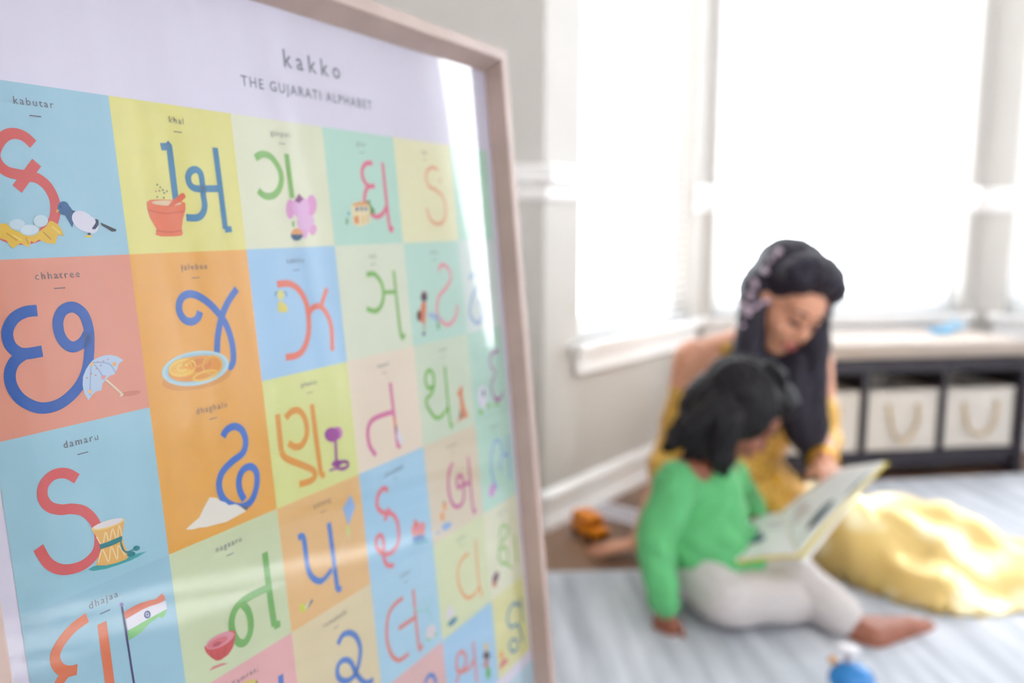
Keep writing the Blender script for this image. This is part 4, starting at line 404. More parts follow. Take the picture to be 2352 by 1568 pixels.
 (4, 5): [(156,0.000,[(4.835,5.458),(4.830,5.473),(4.823,5.485),(4.813,5.492),(4.802,5.495),(4.790,5.492),(4.780,5.484),(4.771,5.472),(4.766,5.457),(4.763,5.441),(4.764,5.424),(4.769,5.410),(4.776,5.398),(4.786,5.390),(4.797,5.388),(4.808,5.390),(4.819,5.398),(4.828,5.410),(4.833,5.425),(4.836,5.441)]),(27,0.000,[(4.863,5.572),(4.857,5.585),(4.844,5.593),(4.827,5.595),(4.806,5.592),(4.784,5.584),(4.762,5.571),(4.744,5.555),(4.730,5.537),(4.723,5.520),(4.722,5.504),(4.728,5.491),(4.740,5.483),(4.757,5.481),(4.778,5.483),(4.800,5.492),(4.822,5.504),(4.840,5.520),(4.854,5.538),(4.862,5.556)]),(88,0.000,[(4.812,5.643),(4.807,5.661),(4.799,5.675),(4.788,5.684),(4.777,5.688),(4.766,5.686),(4.755,5.677),(4.747,5.664),(4.742,5.647),(4.740,5.628),(4.741,5.608),(4.746,5.591),(4.754,5.576),(4.764,5.567),(4.776,5.563),(4.787,5.565),(4.797,5.574),(4.806,5.587),(4.811,5.604),(4.813,5.623)]),(75,0.012,[(4.649,5.597),(4.760,5.608)]),(32,0.000,[(4.848,5.767),(4.841,5.786),(4.831,5.800),(4.816,5.809),(4.800,5.810),(4.783,5.805),(4.767,5.793),(4.754,5.777),(4.745,5.757),(4.741,5.735),(4.741,5.714),(4.748,5.695),(4.758,5.681),(4.772,5.672),(4.789,5.670),(4.806,5.675),(4.822,5.687),(4.835,5.703),(4.844,5.724),(4.849,5.746)])],
 (5, 5): [(164,0.000,[(5.149,5.710),(5.143,5.725),(5.134,5.737),(5.121,5.743),(5.107,5.744),(5.092,5.740),(5.078,5.730),(5.066,5.716),(5.058,5.700),(5.054,5.682),(5.055,5.665),(5.060,5.650),(5.069,5.638),(5.081,5.632),(5.096,5.631),(5.111,5.635),(5.125,5.644),(5.137,5.658),(5.145,5.675),(5.149,5.693)]),(104,0.000,[(5.201,5.762),(5.243,5.824),(5.097,5.825),(5.014,5.835),(5.068,5.759)])],
}
CAPTIONS = [('kabutar',0.52,0.13),('khal',1.50,0.09),('ganpati',2.50,0.08),('ghar',3.45,0.08),('nga',4.43,0.08),('chhatree',0.50,1.10),('jalebee',1.50,1.09),('zabhlu',2.51,1.08),('nya',3.48,1.08),('tabla',4.46,1.07),('damaru',0.49,2.09),('dhaghalo',1.50,2.10),('phena',2.52,2.10),('tapeli',3.50,2.08),('thad',4.49,2.09),('dhajaa',0.50,3.07),('nagaaru',1.50,3.10),('patang',2.51,3.12),('phoolkali',3.49,3.12),('baalak',4.46,3.11),('Yamraaj',1.51,4.07),('ramakada',2.54,4.12),('limbu',3.51,4.15),('vahan',4.49,4.12),('daan',5.76,2.19),('bhamar',5.64,3.14),('shankh',5.28,4.04)]
# ------------------------------------------------------------------ framed alphabet poster, leaning on a stool
S = .0745
camR = Matrix(((1, 0, 0), (0, -SP, CP), (0, -CP, -SP)))          # viewer's right, down, forward -> world
pu = camR @ V((.47257, -.12876, .87183)); pv = camR @ V((.08561, .99130, .10000)); pn = camR @ V((.87712, -.02738, -.47948))
po = camR @ V((-3.01609, -1.42270, 4.33019))*S + V((0, 0, H))
PM = Matrix(((pu.x*S, pv.x*S, pn.x*S, po.x), (pu.y*S, pv.y*S, pn.y*S, po.y), (pu.z*S, pv.z*S, pn.z*S, po.z), (0, 0, 0, 1)))   # poster cells -> world
UL, UR, VT, VB = -.20, 5.83, -.885, 7.0
DEP, FW = .22, .155
frame = tag(empty('framed_poster', PM @ V((2.8, VB+FW, -.05))), 'large pale wood framed alphabet poster with pastel letter squares behind glass, on left', 'poster')
M_fr = mat('pale_maple_frame', 'AA958D', .5, noise=.10, nscale=14, stretch=(1, 1, 1), bump=.12, bscale=90)
def pput(nm, bm, m, par=frame):
    o = obj(nm, bm, m); o.parent = par
    if par is frame: o.matrix_parent_inverse = Matrix.Translation(-V(frame.location))
    else: o.matrix_parent_inverse = par.matrix_parent_inverse.inverted()@Matrix.Translation(-V(frame.location)) if False else Matrix.Identity(4)
    return o
def fmember(pts_in_b, pts_in_f, pts_out):
    """mitred frame length: back inner edge, front inner edge, outer edge; each a pair of (u, v)"""
    bm = nb(); ring = []
    for k in (0, 1):
        (a, b), (c, d), (e, f) = pts_in_b[k], pts_in_f[k], pts_out[k]
        ring.append([bm.verts.new(PM @ V(q)) for q in ((a, b, -.03), (a, b, .005), (c, d, DEP-.012), ((c*.9+e*.1), (d*.9+f*.1), DEP), ((c*.1+e*.9), (d*.1+f*.9), DEP), (e, f, DEP-.012), (e, f, -.12), (a, b, -.12))])
    n = len(ring[0])
    for i in range(n): bm.faces.new((ring[0][i], ring[1][i], ring[1][(i+1) % n], ring[0][(i+1) % n]))
    bm.faces.new(ring[0]); bm.faces.new(ring[1][::-1]); bmesh.ops.recalc_face_normals(bm, faces=bm.faces); return bm
ib = [(UL, VT), (UR+.06, VT), (UR-.02, VB), (UL, VB)]
fi = [(UL, VT-.10), (UR+.075, VT-.10), (UR-.01, VB+.03), (UL, VB+.03)]
fo = [(UL-FW, VT-.10-.13), (UR+.075+FW, VT-.10-.13), (UR-.01+FW*.72, VB+FW), (UL-FW, VB+FW)]
for k in range(4):
    j = (k+1) % 4
    pput('frame_side', fmember((ib[k], ib[j]), (fi[k], fi[j]), (fo[k], fo[j])), M_fr)
bm = nb(); box(bm, (UL-.1, VT-.1, -.11), (UR+.1, VB+.1, -.02), PM); pput('backing_board', bm, mat('fibreboard_backing', '8A7258', .9))
bm = nb(); box(bm, (UL-.05, VT-.05, -.012), (UR+.08, VB+.05, -.006), PM); sheet = pput('paper_sheet', bm, mat('poster_paper', 'B8B3C3', .7, noise=.012, nscale=2, spec=.1))
def glass_poster():
    m = glass_mat('picture_glass', (.985, .99, .99, 1), .012, 1.55, 1.5)
    N = m.node_tree.nodes; L = m.node_tree.links
    tc = N.new('ShaderNodeTexCoord'); t = N.new('ShaderNodeTexNoise'); t.inputs['Scale'].default_value = 9; L.new(tc.outputs['Object'], t.inputs[0])
    bp = N.new('ShaderNodeBump'); bp.inputs['Strength'].default_value = .05; bp.inputs['Distance'].default_value = .004; L.new(t.outputs[0], bp.inputs['Height'])
    gl = [n for n in N if n.type == 'BSDF_GLOSSY'][0]; L.new(bp.outputs[0], gl.inputs['Normal']); return m
bm = nb(); vs = [bm.verts.new(PM @ V(q)) for q in ((UL-.03, VT-.03, .012), (UL-.03, VB+.03, .012), (UR+.06, VB+.03, .012), (UR+.06, VT-.03, .012))]
f_ = bm.faces.new(vs); f_.normal_update()
if f_.normal.dot(pn) < 0: f_.normal_flip()
pput('glass_pane', bm, glass_poster())

def dim(h, k=.62):
    """printed colours sit a little below pure pigment on matte paper"""
    return tuple(x*k for x in lin(h)[:3])+(1,)
INK = []
for i, h in enumerate(INKS): INK.append(mat('ink_%s' % h, dim(h), .8, spec=.1))
UC = [0, 1, 2, 3, 4, 5, 5.77]; VR = [0, 1, 2, 3, 4, 5, 5.93]
TILE = [['A2CCE0', 'E6DF84', 'E7E9CB', 'BEE4D6', 'EFEBC2', 'BFE4D2'],
        ['E69A84', 'F0AE50', 'A6CFF2', 'E2E8D2', 'C2E4D8', 'D8E4E0'],
        ['A2CEE0', 'EEAE4E', 'E0E494', 'F0DFCC', 'D6E2CC', 'BCDFD0'],
        ['9EC8DC', 'D2DCB4', 'ECBE7E', 'A8D2EE', 'E2D2BA', 'C2E6D6'],
        ['E8B48E', 'EBB0B2', 'E4D2AA', 'ACD4EC', 'DCE2B4', 'E8E6C8'],
        ['C8E0B8', 'A8D2EE', 'EFE6B4', 'E2B4B2', 'A4CEF0', 'E4DF9C']]
def ribbon(bm, pts, w, z, mi, flatcap=True):
    P = spline([(a, b, 0) for a, b in pts], 5) if len(pts) > 2 else [V((a, b, 0)) for a, b in pts]
    L_ = []; n = len(P)
    for i, p in enumerate(P):
        d = (P[min(i+1, n-1)]-P[max(i-1, 0)]).normalized(); s = V((-d.y, d.x, 0))*(w/2)
        L_.append((bm.verts.new(PM @ (p+s+V((0, 0, z)))), bm.verts.new(PM @ (p-s+V((0, 0, z))))))
    for a, b in zip(L_, L_[1:]): bm.faces.new((a[0], a[1], b[1], b[0])).material_index = mi
def fill(bm, pts, z, mi):
    vs = [bm.verts.new(PM @ V((a, b, z))) for a, b in pts]
    es = [bm.edges.new((vs[i], vs[(i+1) % len(vs)])) for i in range(len(vs))]
    r = bmesh.ops.triangle_fill(bm, use_beauty=True, edges=es)
    for g in r['geom']:
        if isinstance(g, bmesh.types.BMFace): g.material_index = mi
text_mat = mat('caption_ink', '4A4450', .7)
def text_mesh(bm, s, u, v, size, z, spacing=1.25, mi=0, bold=0.0):
    cu = bpy.data.curves.new('t', 'FONT'); cu.body = s; cu.size = size; cu.align_x = 'CENTER'; cu.align_y = 'CENTER'; cu.space_character = spacing; cu.resolution_u = 2; cu.offset = bold
    o = bpy.data.objects.new('t', cu); COL.objects.link(o); dg = bpy.context.evaluated_depsgraph_get(); dg.update()
    me = bpy.data.meshes.new_from_object(o.evaluated_get(dg)); bpy.data.objects.remove(o)
    n0 = len(bm.verts); bm.from_mesh(me); bm.verts.ensure_lookup_table()
    for vtx in bm.verts[n0:]: vtx.co = PM @ V((u+vtx.co.x, v-vtx.co.y, z))
    bm.faces.ensure_lookup_table()
    for f in bm.faces[-len(me.polygons):]: f.material_index = mi
    bpy.data.meshes.remove(me)
caps = {}
for s, u, v in CAPTIONS: caps[(min(5, int(u)), int(v))] = s
for r in range(6):
    for c in range(6):
        used = []
        def mi(k):
            if k not in used: used.append(k)
            return used.index(k)
        tm = mat('tile_%s' % TILE[r][c], dim(TILE[r][c]), .8, spec=.1, noise=.02, nscale=40); bm = nb(); mi(tm)
        fill(bm, [(UC[c], VR[r]), (UC[c+1], VR[r]), (UC[c+1], VR[r+1]), (UC[c], VR[r+1])], -.004, 0)
        z = -.0025
        for ink, w_, pts in GLYPHS.get((c, r), []): z += .00012; ribbon(bm, pts, w_, z, mi(INK[ink]))
        for ink, w_, pts in PICTURES.get((c, r), []):
            z += .00012
            if w_: ribbon(bm, pts, w_, z, mi(INK[ink]))
            else: fill(bm, pts, z, mi(INK[ink]))
        if (c, r) in caps:
            cx = c+.5 if c < 5 else 5.4; k = mi(text_mat)
            text_mesh(bm, caps[(c, r)], cx, r+.105, .062, -.001, 1.28, k)
            fill(bm, [(cx-.035, r+.178), (cx+.035, r+.178), (cx+.035, r+.184), (cx-.035, r+.184)], -.001, k)
        pput('letter_square', bm, used, sheet)
bm = nb(); text_mesh(bm, 'kakko', 2.965, -.495, .20, -.003, 1.55, 0, .002); text_mesh(bm, 'THE GUJARATI ALPHABET', 2.93, -.255, .112, -.003, 1.25, 0, .001); pput('heading', bm, [mat('heading_ink', '5A5E6C', .7)], sheet)
bm = nb(); fill(bm, [(UL, 6.07), (UR, 6.07), (UR, 6.5), (UL, 6.5)], -.004, 0); pput('footer_band', bm, [mat('tile_footer', dim('B9D6E8'), .7)], sheet)  # plain pale blue strip below the letter squares

# stool under the poster
fbz = (PM @ V((2.8, VB+FW, 0))).z
mid = PM @ V((1.9, VB+FW, -.15))
low = min((PM @ V((u, VB+FW, z_))).z for u in (UL-FW, UR+FW) for z_ in (-.12, DEP))
st = thing('stool', 'low wooden stool under the leaning alphabet poster', 'stool', (mid.x-.06, mid.y+.02, .0096), math.radians(62))
M_st = mat('stool_birch', 'C9A886', .5, noise=.12, nscale=12)
top = low-.0098
bm = nb(); box(bm, (-.36, -.13, top-.03), (.36, .13, top), None, .006); obj('seat', bm, M_st, st)
for sx in (-1, 1):
    for sy in (-1, 1):
        bm = nb(); cyl(bm, (sx*.30, sy*.09, top-.03), (sx*.33, sy*.11, 0), .016, .013); obj('leg', bm, M_st, st)
    bm = nb(); cyl(bm, (sx*.315, -.1, top*.5), (sx*.315, .1, top*.5), .009); obj('stretcher', bm, M_st, st)
# ------------------------------------------------------------------ rugs
def rug_material(name, a, b, ang):
    m = bpy.data.materials.new(name); m.use_nodes = True; N = m.node_tree.nodes; L = m.node_tree.links
    p = N['Principled BSDF']; p.inputs['Roughness'].default_value = .95; p.inputs['Specular IOR Level'].default_value = .15
    tc = N.new('ShaderNodeTexCoord'); mp = N.new('ShaderNodeMapping'); mp.inputs['Rotation'].default_value = (0, 0, ang); mp.inputs['Scale'].default_value = (16, 1.3, 1)
    L.new(tc.outputs['Object'], mp.inputs[0]); t = N.new('ShaderNodeTexNoise'); t.inputs['Scale'].default_value = 1.6; t.inputs['Detail'].default_value = 5; L.new(mp.outputs[0], t.inputs[0])
    r = N.new('ShaderNodeValToRGB'); r.color_ramp.elements[0].position = .36; r.color_ramp.elements[1].position = .66
    r.color_ramp.elements[0].color = lin(a); r.color_ramp.elements[1].color = lin(b); L.new(t.outputs[0], r.inputs[0]); L.new(r.outputs[0], p.inputs['Base Color'])
    wv = N.new('ShaderNodeTexNoise'); wv.inputs['Scale'].default_value = 420; L.new(tc.outputs['Object'], wv.inputs[0])
    bp = N.new('ShaderNodeBump'); bp.inputs['Strength'].default_value = .5; bp.inputs['Distance'].default_value = .002; L.new(wv.outputs[0], bp.inputs['Height']); L.new(bp.outputs[0], p.inputs['Normal']); return m
RUG = rug_material('grey_flatweave', 'B2B7C1', 'DDE1EA', 0.0)
def rug(label, P, ex, lx, ly, corner):
    """P origin corner, ex direction of the long edge"""
    t = thing('area_rug', label, 'rug', P, math.atan2(ex.y, ex.x))
    bm = nb(); nx, ny = 40, 24
    g = [[bm.verts.new((lx*i/nx, -ly*j/ny, .007+.0008*math.sin(i*1.3+j*.7))) for j in range(ny+1)] for i in range(nx+1)]
    for i in range(nx):
        for j in range(ny): bm.faces.new((g[i][j], g[i][j+1], g[i+1][j+1], g[i+1][j]))
    box(bm, (0, -ly, .0005), (lx, 0, .006)); obj('pile', bm, RUG, t)
    bm = nb(); e = .012
    for lo, hi in (((-e, -ly-e, 0), (0, e, .009)), ((lx, -ly-e, 0), (lx+e, e, .009)), ((0, 0, 0), (lx, e, .009)), ((0, -ly-e, 0), (lx, -ly, .009))): box(bm, lo, hi, None, .003)
    obj('border', bm, mat('rug_binding', 'CDD0D8', .95, bump=.5, bscale=300), t); return t
rug_dir = V((.206, .012, 0)).normalized()
rug('large grey striped flatweave rug under the child and the toys', V((-.62, 1.868, 0)), rug_dir, 3.52, 2.3, 0)
rug('grey striped rug in front of the dark bench by the window', V((.80, 2.575, 0)), dB, 1.35, .56, 0)

# ------------------------------------------------------------------ storage bench with cushion and baskets
EX = dB; EY = V((-dB.y, dB.x, 0)); BP = V((1.752, 2.745, 0)); BW, BD, BH = .905, .345, .41
bench = thing('storage_bench', 'long dark brown storage bench with open cubbies under the window', 'bench', BP-EX*BW, math.atan2(EX.y, EX.x))
M_dark = mat('espresso_stained_wood', '2C2730', .42, noise=.10, nscale=14, stretch=(1, 6, 6), bump=.08, bscale=80)
def bpart(nm, lo, hi, m=M_dark, bev=.002):
    bm = nb(); box(bm, lo, hi, None, bev); return obj(nm, bm, m, bench)
bpart('top_board', (0, 0, BH-.045), (BW, BD, BH)); bpart('bottom_board', (.02, .004, .075), (BW-.02, BD, .1))
bpart('side_panel', (0, 0, 0), (.028, BD, BH-.045)); bpart('side_panel', (BW-.028, 0, 0), (BW, BD, BH-.045))
bpart('back_panel', (.028, BD-.01, .1), (BW-.028, BD-.004, BH-.045))
bm = nb(); box(bm, (.028, .02, .035), (BW-.028, .035, .075), None, .002); obj('toe_board', bm, M_dark, bench)
for k in (1, 2):
    x = .028+(BW-.056)*k/3; bpart('divider', (x-.0095, .003, .1), (x+.0095, BD-.01, BH-.045))
cu = thing('bench_cushion', 'long cream padded cushion on top of the dark bench', 'cushion', BP-EX*BW, math.atan2(EX.y, EX.x))
M_cush = mat('cream_cotton', 'B9ACA2', .85, noise=.03, nscale=6, bump=.3, bscale=300)
bm = nb(); box(bm, (.004, .004, BH), (BW-.006, BD-.01, BH+.052), None, .014)
c_ = obj('pad', bm, M_cush, cu, True)
for z in (BH+.010, BH+.043):
    bm = nb(); tube(bm, [(.010, .0035, z), (BW/2, .003, z), (BW-.012, .0035, z)], .0028); obj('piping', bm, M_cush, cu)
M_bask = mat('cream_canvas', 'D9D2CA', .9, noise=.03, nscale=8, bump=.5, bscale=240)
M_rope = mat('natural_rope', 'CDB898', .95, noise=.15, nscale=60, bump=.8, bscale=200)
cw = (BW-.056)/3
bn = ['cream fabric storage basket in the bench cubby behind the woman, leftmost of three', 'cream fabric storage basket with narrow drooping rope handle in the middle cubby', 'cream fabric storage basket with wide rope handle in the right-hand cubby']
for k in range(3):
    x0 = .028+cw*k+.016; x1 = .028+cw*(k+1)-.014; h = .205; d0, d1 = .012, BD-.04
    bk = thing('storage_basket', bn[k], 'basket', bench.location + EX*((x0+x1)/2) + EY*((d0+d1)/2) + V((0, 0, .1)), math.atan2(EX.y, EX.x), 'cream fabric baskets in the bench')
    hx = (x1-x0)/2; hy = (d1-d0)/2
    bm = nb()
    for lo, hi in (((-hx, -hy, 0), (hx, -hy+.005, h)), ((-hx, hy-.005, 0), (hx, hy, h)), ((-hx, -hy, 0), (-hx+.005, hy, h)), ((hx-.005, -hy, 0), (hx, hy, h)), ((-hx, -hy, 0), (hx, hy, .005))): box(bm, lo, hi, None, .0015)
    obj('body', bm, M_bask, bk)
    bm = nb(); tube(bm, [(-hx, -hy-.001, h-.004), (0, -hy-.002, h-.006), (hx, -hy-.001, h-.003)], .003); obj('rim', bm, M_bask, bk)
    bm = nb(); tube(bm, [(-hx, -hy-.001, .006), (hx, -hy-.001, .006)], .003); obj('bottom_seam', bm, M_bask, bk)
    ww = (.052, .052, .060)[k]; dr = (.10, .125, .11)[k]; zt = h-.055
    pts = [(-ww, -hy-.004, zt), (-ww, -hy-.010, zt-.02)]
    for i in range(9):
        t = i/8; a = math.pi*(1-t); pts.append((ww*math.cos(a)*(.95 if k == 2 else .80+.2*abs(math.cos(a))), -hy-.012, zt-.025-(dr-.03)*math.sin(a)**(.8 if k == 2 else 1.2)))
    pts += [(ww, -hy-.010, zt-.02), (ww, -hy-.004, zt)]
    bm = nb(); tube(bm, spline(pts, 4), .0058, 8); obj('rope_handle', bm, M_rope, bk, True)
    for s in (-1, 1):
        bm = nb(); lathe(bm, [(.009, -.0015), (.009, .0015)], Matrix.Translation((s*ww, -hy-.0015, zt)) @ Matrix.Rotation(math.pi/2, 4, 'X'), 14); obj('eyelet', bm, mat('brass_eyelet', 'B8A27A', .3, metal=.8), bk)
# things on the cushion
p = at(2195, 752, 2.92)
dz = BH+.0525
di = thing('toy_dish', 'small bright blue toy dish on the cream bench cushion', 'toy', (1.535, 2.93, dz))
bm = nb(); lathe(bm, [(.018, 0), (.034, .004), (.040, .014), (.038, .014), (.030, .006), (.006, .004)], seg=24); obj('bowl', bm, mat('blue_plastic', '3FAEE0', .3), di, True)
bm = nb(); tube(bm, [(.036, 0, .012), (.052, .004, .016), (.06, .006, .014)], .004); obj('handle', bm, mat('blue_plastic', '3FAEE0', .3), di, True)
bo = thing('toy_boat', 'pale blue toy boat leaning by the corner of the window behind the cushion', 'toy', (1.625, 3.01, dz))
bm = nb(); lathe(bm, [(.004, 0), (.022, .004), (.030, .022), (.026, .022), (.018, .008), (.003, .006)], Matrix.Diagonal((1.5, .8, 1.2, 1)), 20); obj('hull', bm, mat('pale_blue_plastic', 'B8DCF4', .35), bo, True)
bm = nb(); cyl(bm, (0, 0, .006), (0, 0, .052), .002); obj('mast', bm, mat('pale_blue_plastic', 'B8DCF4', .35), bo)
bm = nb(); vs = [bm.verts.new(q) for q in ((.002, -.001, .018), (.032, -.001, .02), (.002, -.001, .05), (.002, .001, .018), (.032, .001, .02), (.002, .001, .05))]
bm.faces.new(vs[:3]); bm.faces.new(vs[5:2:-1])
for i in range(3): j = (i+1) % 3; bm.faces.new((vs[i], vs[i+3], vs[j+3], vs[j]))
obj('sail', bm, mat('pale_blue_plastic', 'B8DCF4', .35), bo)

# ------------------------------------------------------------------ small things on the floor
M_or = mat('orange_plastic', 'F5921C', .35); M_blk = mat('black_rubber', '1E1A1A', .7)
bp_ = (.216, 2.175)
bus = thing('toy_bus', 'small orange toy school bus on the wooden floor by the baseboard', 'toy', (bp_[0], bp_[1], 0), math.radians(-62))
bm = nb(); box(bm, (-.060, -.027, .008), (.030, .027, .064), None, .010); obj('body', bm, M_or, bus, True)
bm = nb(); box(bm, (.026, -.024, .008), (.056, .024, .038), None, .007); obj('hood', bm, M_or, bus, True)
bm = nb(); box(bm, (.0285, -.021, .040), (.0315, .021, .056), None, .001); obj('windscreen', bm, mat('amber_window', 'A04E10', .2), bus)
for s in (-1, 1):
    for i in range(4):
        bm = nb(); x = -.052+i*.020; box(bm, (x, s*.0255-.002, .038), (x+.015, s*.0255+.002, .054), None, .0008); obj('side_window', bm, mat('amber_window', 'A04E10', .2), bus)
    for x in (-.038, .036):
        bm = nb(); lathe(bm, [(.004, -.004), (.0105, -.004), (.0105, .004), (.004, .004)], Matrix.Translation((x, s*.024, .0105)) @ Matrix.Rotation(math.pi/2, 4, 'X'), 18); obj('wheel', bm, M_blk, bus)
bm = nb(); box(bm, (.054, -.022, .010), (.060, .022, .018), None, .002); obj('bumper', bm, M_blk, bus)
vt = thing('floor_vent', 'white metal slotted floor vent beside the baseboard behind the child', 'vent', (.335, 2.33, 0), math.radians(90)-azA)
bm = nb()
for lo, hi in (((-.055, -.15, 0), (.055, -.138, .006)), ((-.055, .138, 0), (.055, .15, .006)), ((-.055, -.15, 0), (-.042, .15, .006)), ((.042, -.15, 0), (.055, .15, .006)), ((-.003, -.14, 0), (.003, .14, .006))): box(bm, lo, hi, None, .001)
obj('frame', bm, mat('vent_white_metal', 'E6E4EC', .4), vt)
for i in range(18):
    bm = nb(); y = -.13+i*.0153; box(bm, (-.042, y-.0025, .0005), (.042, y+.0025, .005)); obj('louvre', bm, mat('vent_white_metal', 'E6E4EC', .4), vt)
bm = nb(); box(bm, (-.042, -.138, -.001), (.042, .138, .0004)); obj('duct', bm, mat('vent_dark', '3A3836', .9), vt)  # thin dark plate, painted for the shade below the louvres

# push toy at the bottom edge of the view
tp = at(1956, 1560, 1.345)
ty = thing('push_toy', 'blue and white toy aeroplane with white propeller on the grey rug in front', 'toy', (tp.x, 1.345, .008), math.radians(-20))
M_bl = mat('toy_blue', '2E86D0', .22); M_bl2 = mat('toy_deep_blue', '1F6CB0', .35); M_wh = mat('toy_white', 'F0EEF4', .35); M_cr = mat('toy_cream', 'E6DACB', .5)
bm = nb(); ico(bm, (0, 0, .028), (.038, .030, .020), None, 3); obj('base', bm, M_cr, ty, True)
bm = nb(); ico(bm, (0, 0.002, .052), (.039, .032, .032), None, 3); obj('body', bm, M_bl, ty, True)
bm = nb(); lathe(bm, [(.001, 0), (.026, 0), (.026, .003), (.001, .003)], Matrix.Translation((.004, -.0285, .048)) @ Matrix.Rotation(math.radians(62), 4, 'X') @ Matrix.Diagonal((1.05, .55, 1, 1)), 24); obj('cockpit', bm, M_bl2, ty, True)
bm = nb(); cyl(bm, (-.006, .004, .078), (-.010, .008, .104), .006, .004); obj('stem', bm, mat('toy_grey', '9C98A4', .4), ty)
bm = nb(); ico(bm, (-.010, .008, .106), (.022, .014, .008), None, 3); obj('knob', bm, M_wh, ty, True)
bm = nb(); ico(bm, (-.032, .006, .082), .009, None, 2); obj('peg', bm, mat('toy_peach', 'D8AC84', .6), ty, True)
for s, c in ((-1, 'C05868'), (1, 'C05868')):
    bm = nb(); lathe(bm, [(.003, -.004), (.012, -.005), (.012, .005), (.003, .004)], Matrix.Translation((-.036*1 if s < 0 else .036, s*.006-.004, .020)) @ Matrix.Rotation(math.pi/2, 4, 'Y'), 18); obj('wheel', bm, mat('toy_red', c, .4), ty, True)
bm = nb(); lathe(bm, [(.003, -.004), (.009, -.004), (.009, .004), (.003, .004)], Matrix.Translation((-.048, -.012, .009)) @ Matrix.Rotation(math.pi/2, 4, 'Y'), 18); obj('tyre', bm, M_blk, ty, True)
# ------------------------------------------------------------------ people
def skin_mat(name, c): return mat(name, c, .5, noise=.05, nscale=12, sub=.08, bump=.06, bscale=180)
def hair_mat(name, c, st):
    return mat(name, c, .5, noise=.3, nscale=26, stretch=st, bump=.9, bscale=60, spec=.3)
def frame3(f, u):
    f = V(f).normalized(); u = (V(u)-f*V(u).dot(f)).normalized(); r = f.cross(u)
    return Matrix(((r.x, f.x, u.x), (r.y, f.y, u.y), (r.z, f.z, u.z)))
def head_prims(C, R, k):
    q = lambda x, y, z: V(C)+R @ V((x, y, z))*k
    e = lambda c, r: ('e', q(*c), V(r)*k, R)
    P = [e((0, -.012, .035), (.073, .094, .084)), e((0, .032, -.028), (.060, .062, .080)), e((0, .060, -.090), (.030, .028, .024)), e((0, .060, .035), (.056, .036, .045)),
         ('c', q(0, .093, .008), .0075*k, q(0, .112, -.030), .0105*k), e((-.010, .102, -.034), (.008, .010, .007)), e((.010, .102, -.034), (.008, .010, .007)),
         e((0, .088, -.060), (.024, .014, .014)), e((-.074, -.004, -.012), (.010, .020, .030)), e((.074, -.004, -.012), (.010, .020, .030))]
    for s in (-1, 1): P += [e((s*.034, .068, -.030), (.026, .026, .026)), e((s*.031, .082, .004), (.016, .012, .012)), ('c', q(s*.014, .094, .022), .008*k, q(s*.044, .084, .024), .007*k)]
    return P
def face_parts(C, R, k, par, lash, lipc):
    q = lambda x, y, z: V(C)+R @ V((x, y, z))*k
    for s in (-1, 1):
        bm = nb(); tube(bm, spline([q(s*.013, .100, .024), q(s*.030, .101, .031), q(s*.050, .086, .026)], 4), .0032*k, 6); under(obj('eyebrow', bm, lash, None, True), par)
        bm = nb(); tube(bm, spline([q(s*.016, .094, -.002), q(s*.031, .097, -.008), q(s*.046, .085, -.002)], 4), .0030*k, 6); under(obj('eyelashes', bm, lash, None, True), par)
        bm = nb(); ico(bm, q(s*.031, .088, .001), V((.0125, .0095, .0085))*k, R, 3); under(obj('eye', bm, mat('eyelid_shadow', '7A4A40', .5), None, True), par)
    bm = nb(); tube(bm, spline([q(-.023, .094, -.060), q(-.008, .104, -.056), q(0, .105, -.058), q(.008, .104, -.056), q(.023, .094, -.060)], 4), .0034*k, 8)
    tube(bm, spline([q(-.020, .093, -.066), q(0, .104, -.069), q(.020, .093, -.066)], 4), .0038*k, 8); under(obj('lips', bm, lipc, None, True), par)
def hand_prims(W, d, n, s, k=1.0, curl=.35, spread=.10):
    """wrist, direction of the fingers, back-of-hand normal, thumb side; five separate fingers"""
    W = V(W); d = V(d).normalized(); n = (V(n)-d*V(n).dot(d)).normalized(); s_ = d.cross(n)*(1 if s > 0 else -1)
    P = []; L = .088*k
    for j in range(4):
        o = (.030-.020*j)*k
        P.append(('c', W+s_*o*.6, .0135*k, W+d*L+s_*o*1.05, .0105*k))
    for j, (ln, r) in enumerate(((.068, .0082), (.077, .0085), (.070, .0080), (.054, .0072))):
        o = (.031-.0205*j)*k; a = (1.5-j)*spread; dd = (d*math.cos(a)+s_*math.sin(a)); p = W+d*L+s_*o*1.05; c = curl
        for q, fr in enumerate((.45, .30, .25)):
            dd2 = (dd*math.cos(c)-n*math.sin(c)); p2 = p+dd2*ln*fr*k; P.append(('c', p, r*k*(1-.08*q), p2, r*k*(1-.08*(q+1)))); p = p2; c += curl
    b = W+d*.022*k+s_*.022*k; t1 = b+(d*.62+s_*.62-n*.25).normalized()*.040*k; t2 = t1+(d*.88+s_*.30-n*.20).normalized()*.032*k
    P += [('c', b, .014*k, t1, .0105*k), ('c', t1, .0105*k, t2, .0085*k)]
    return P

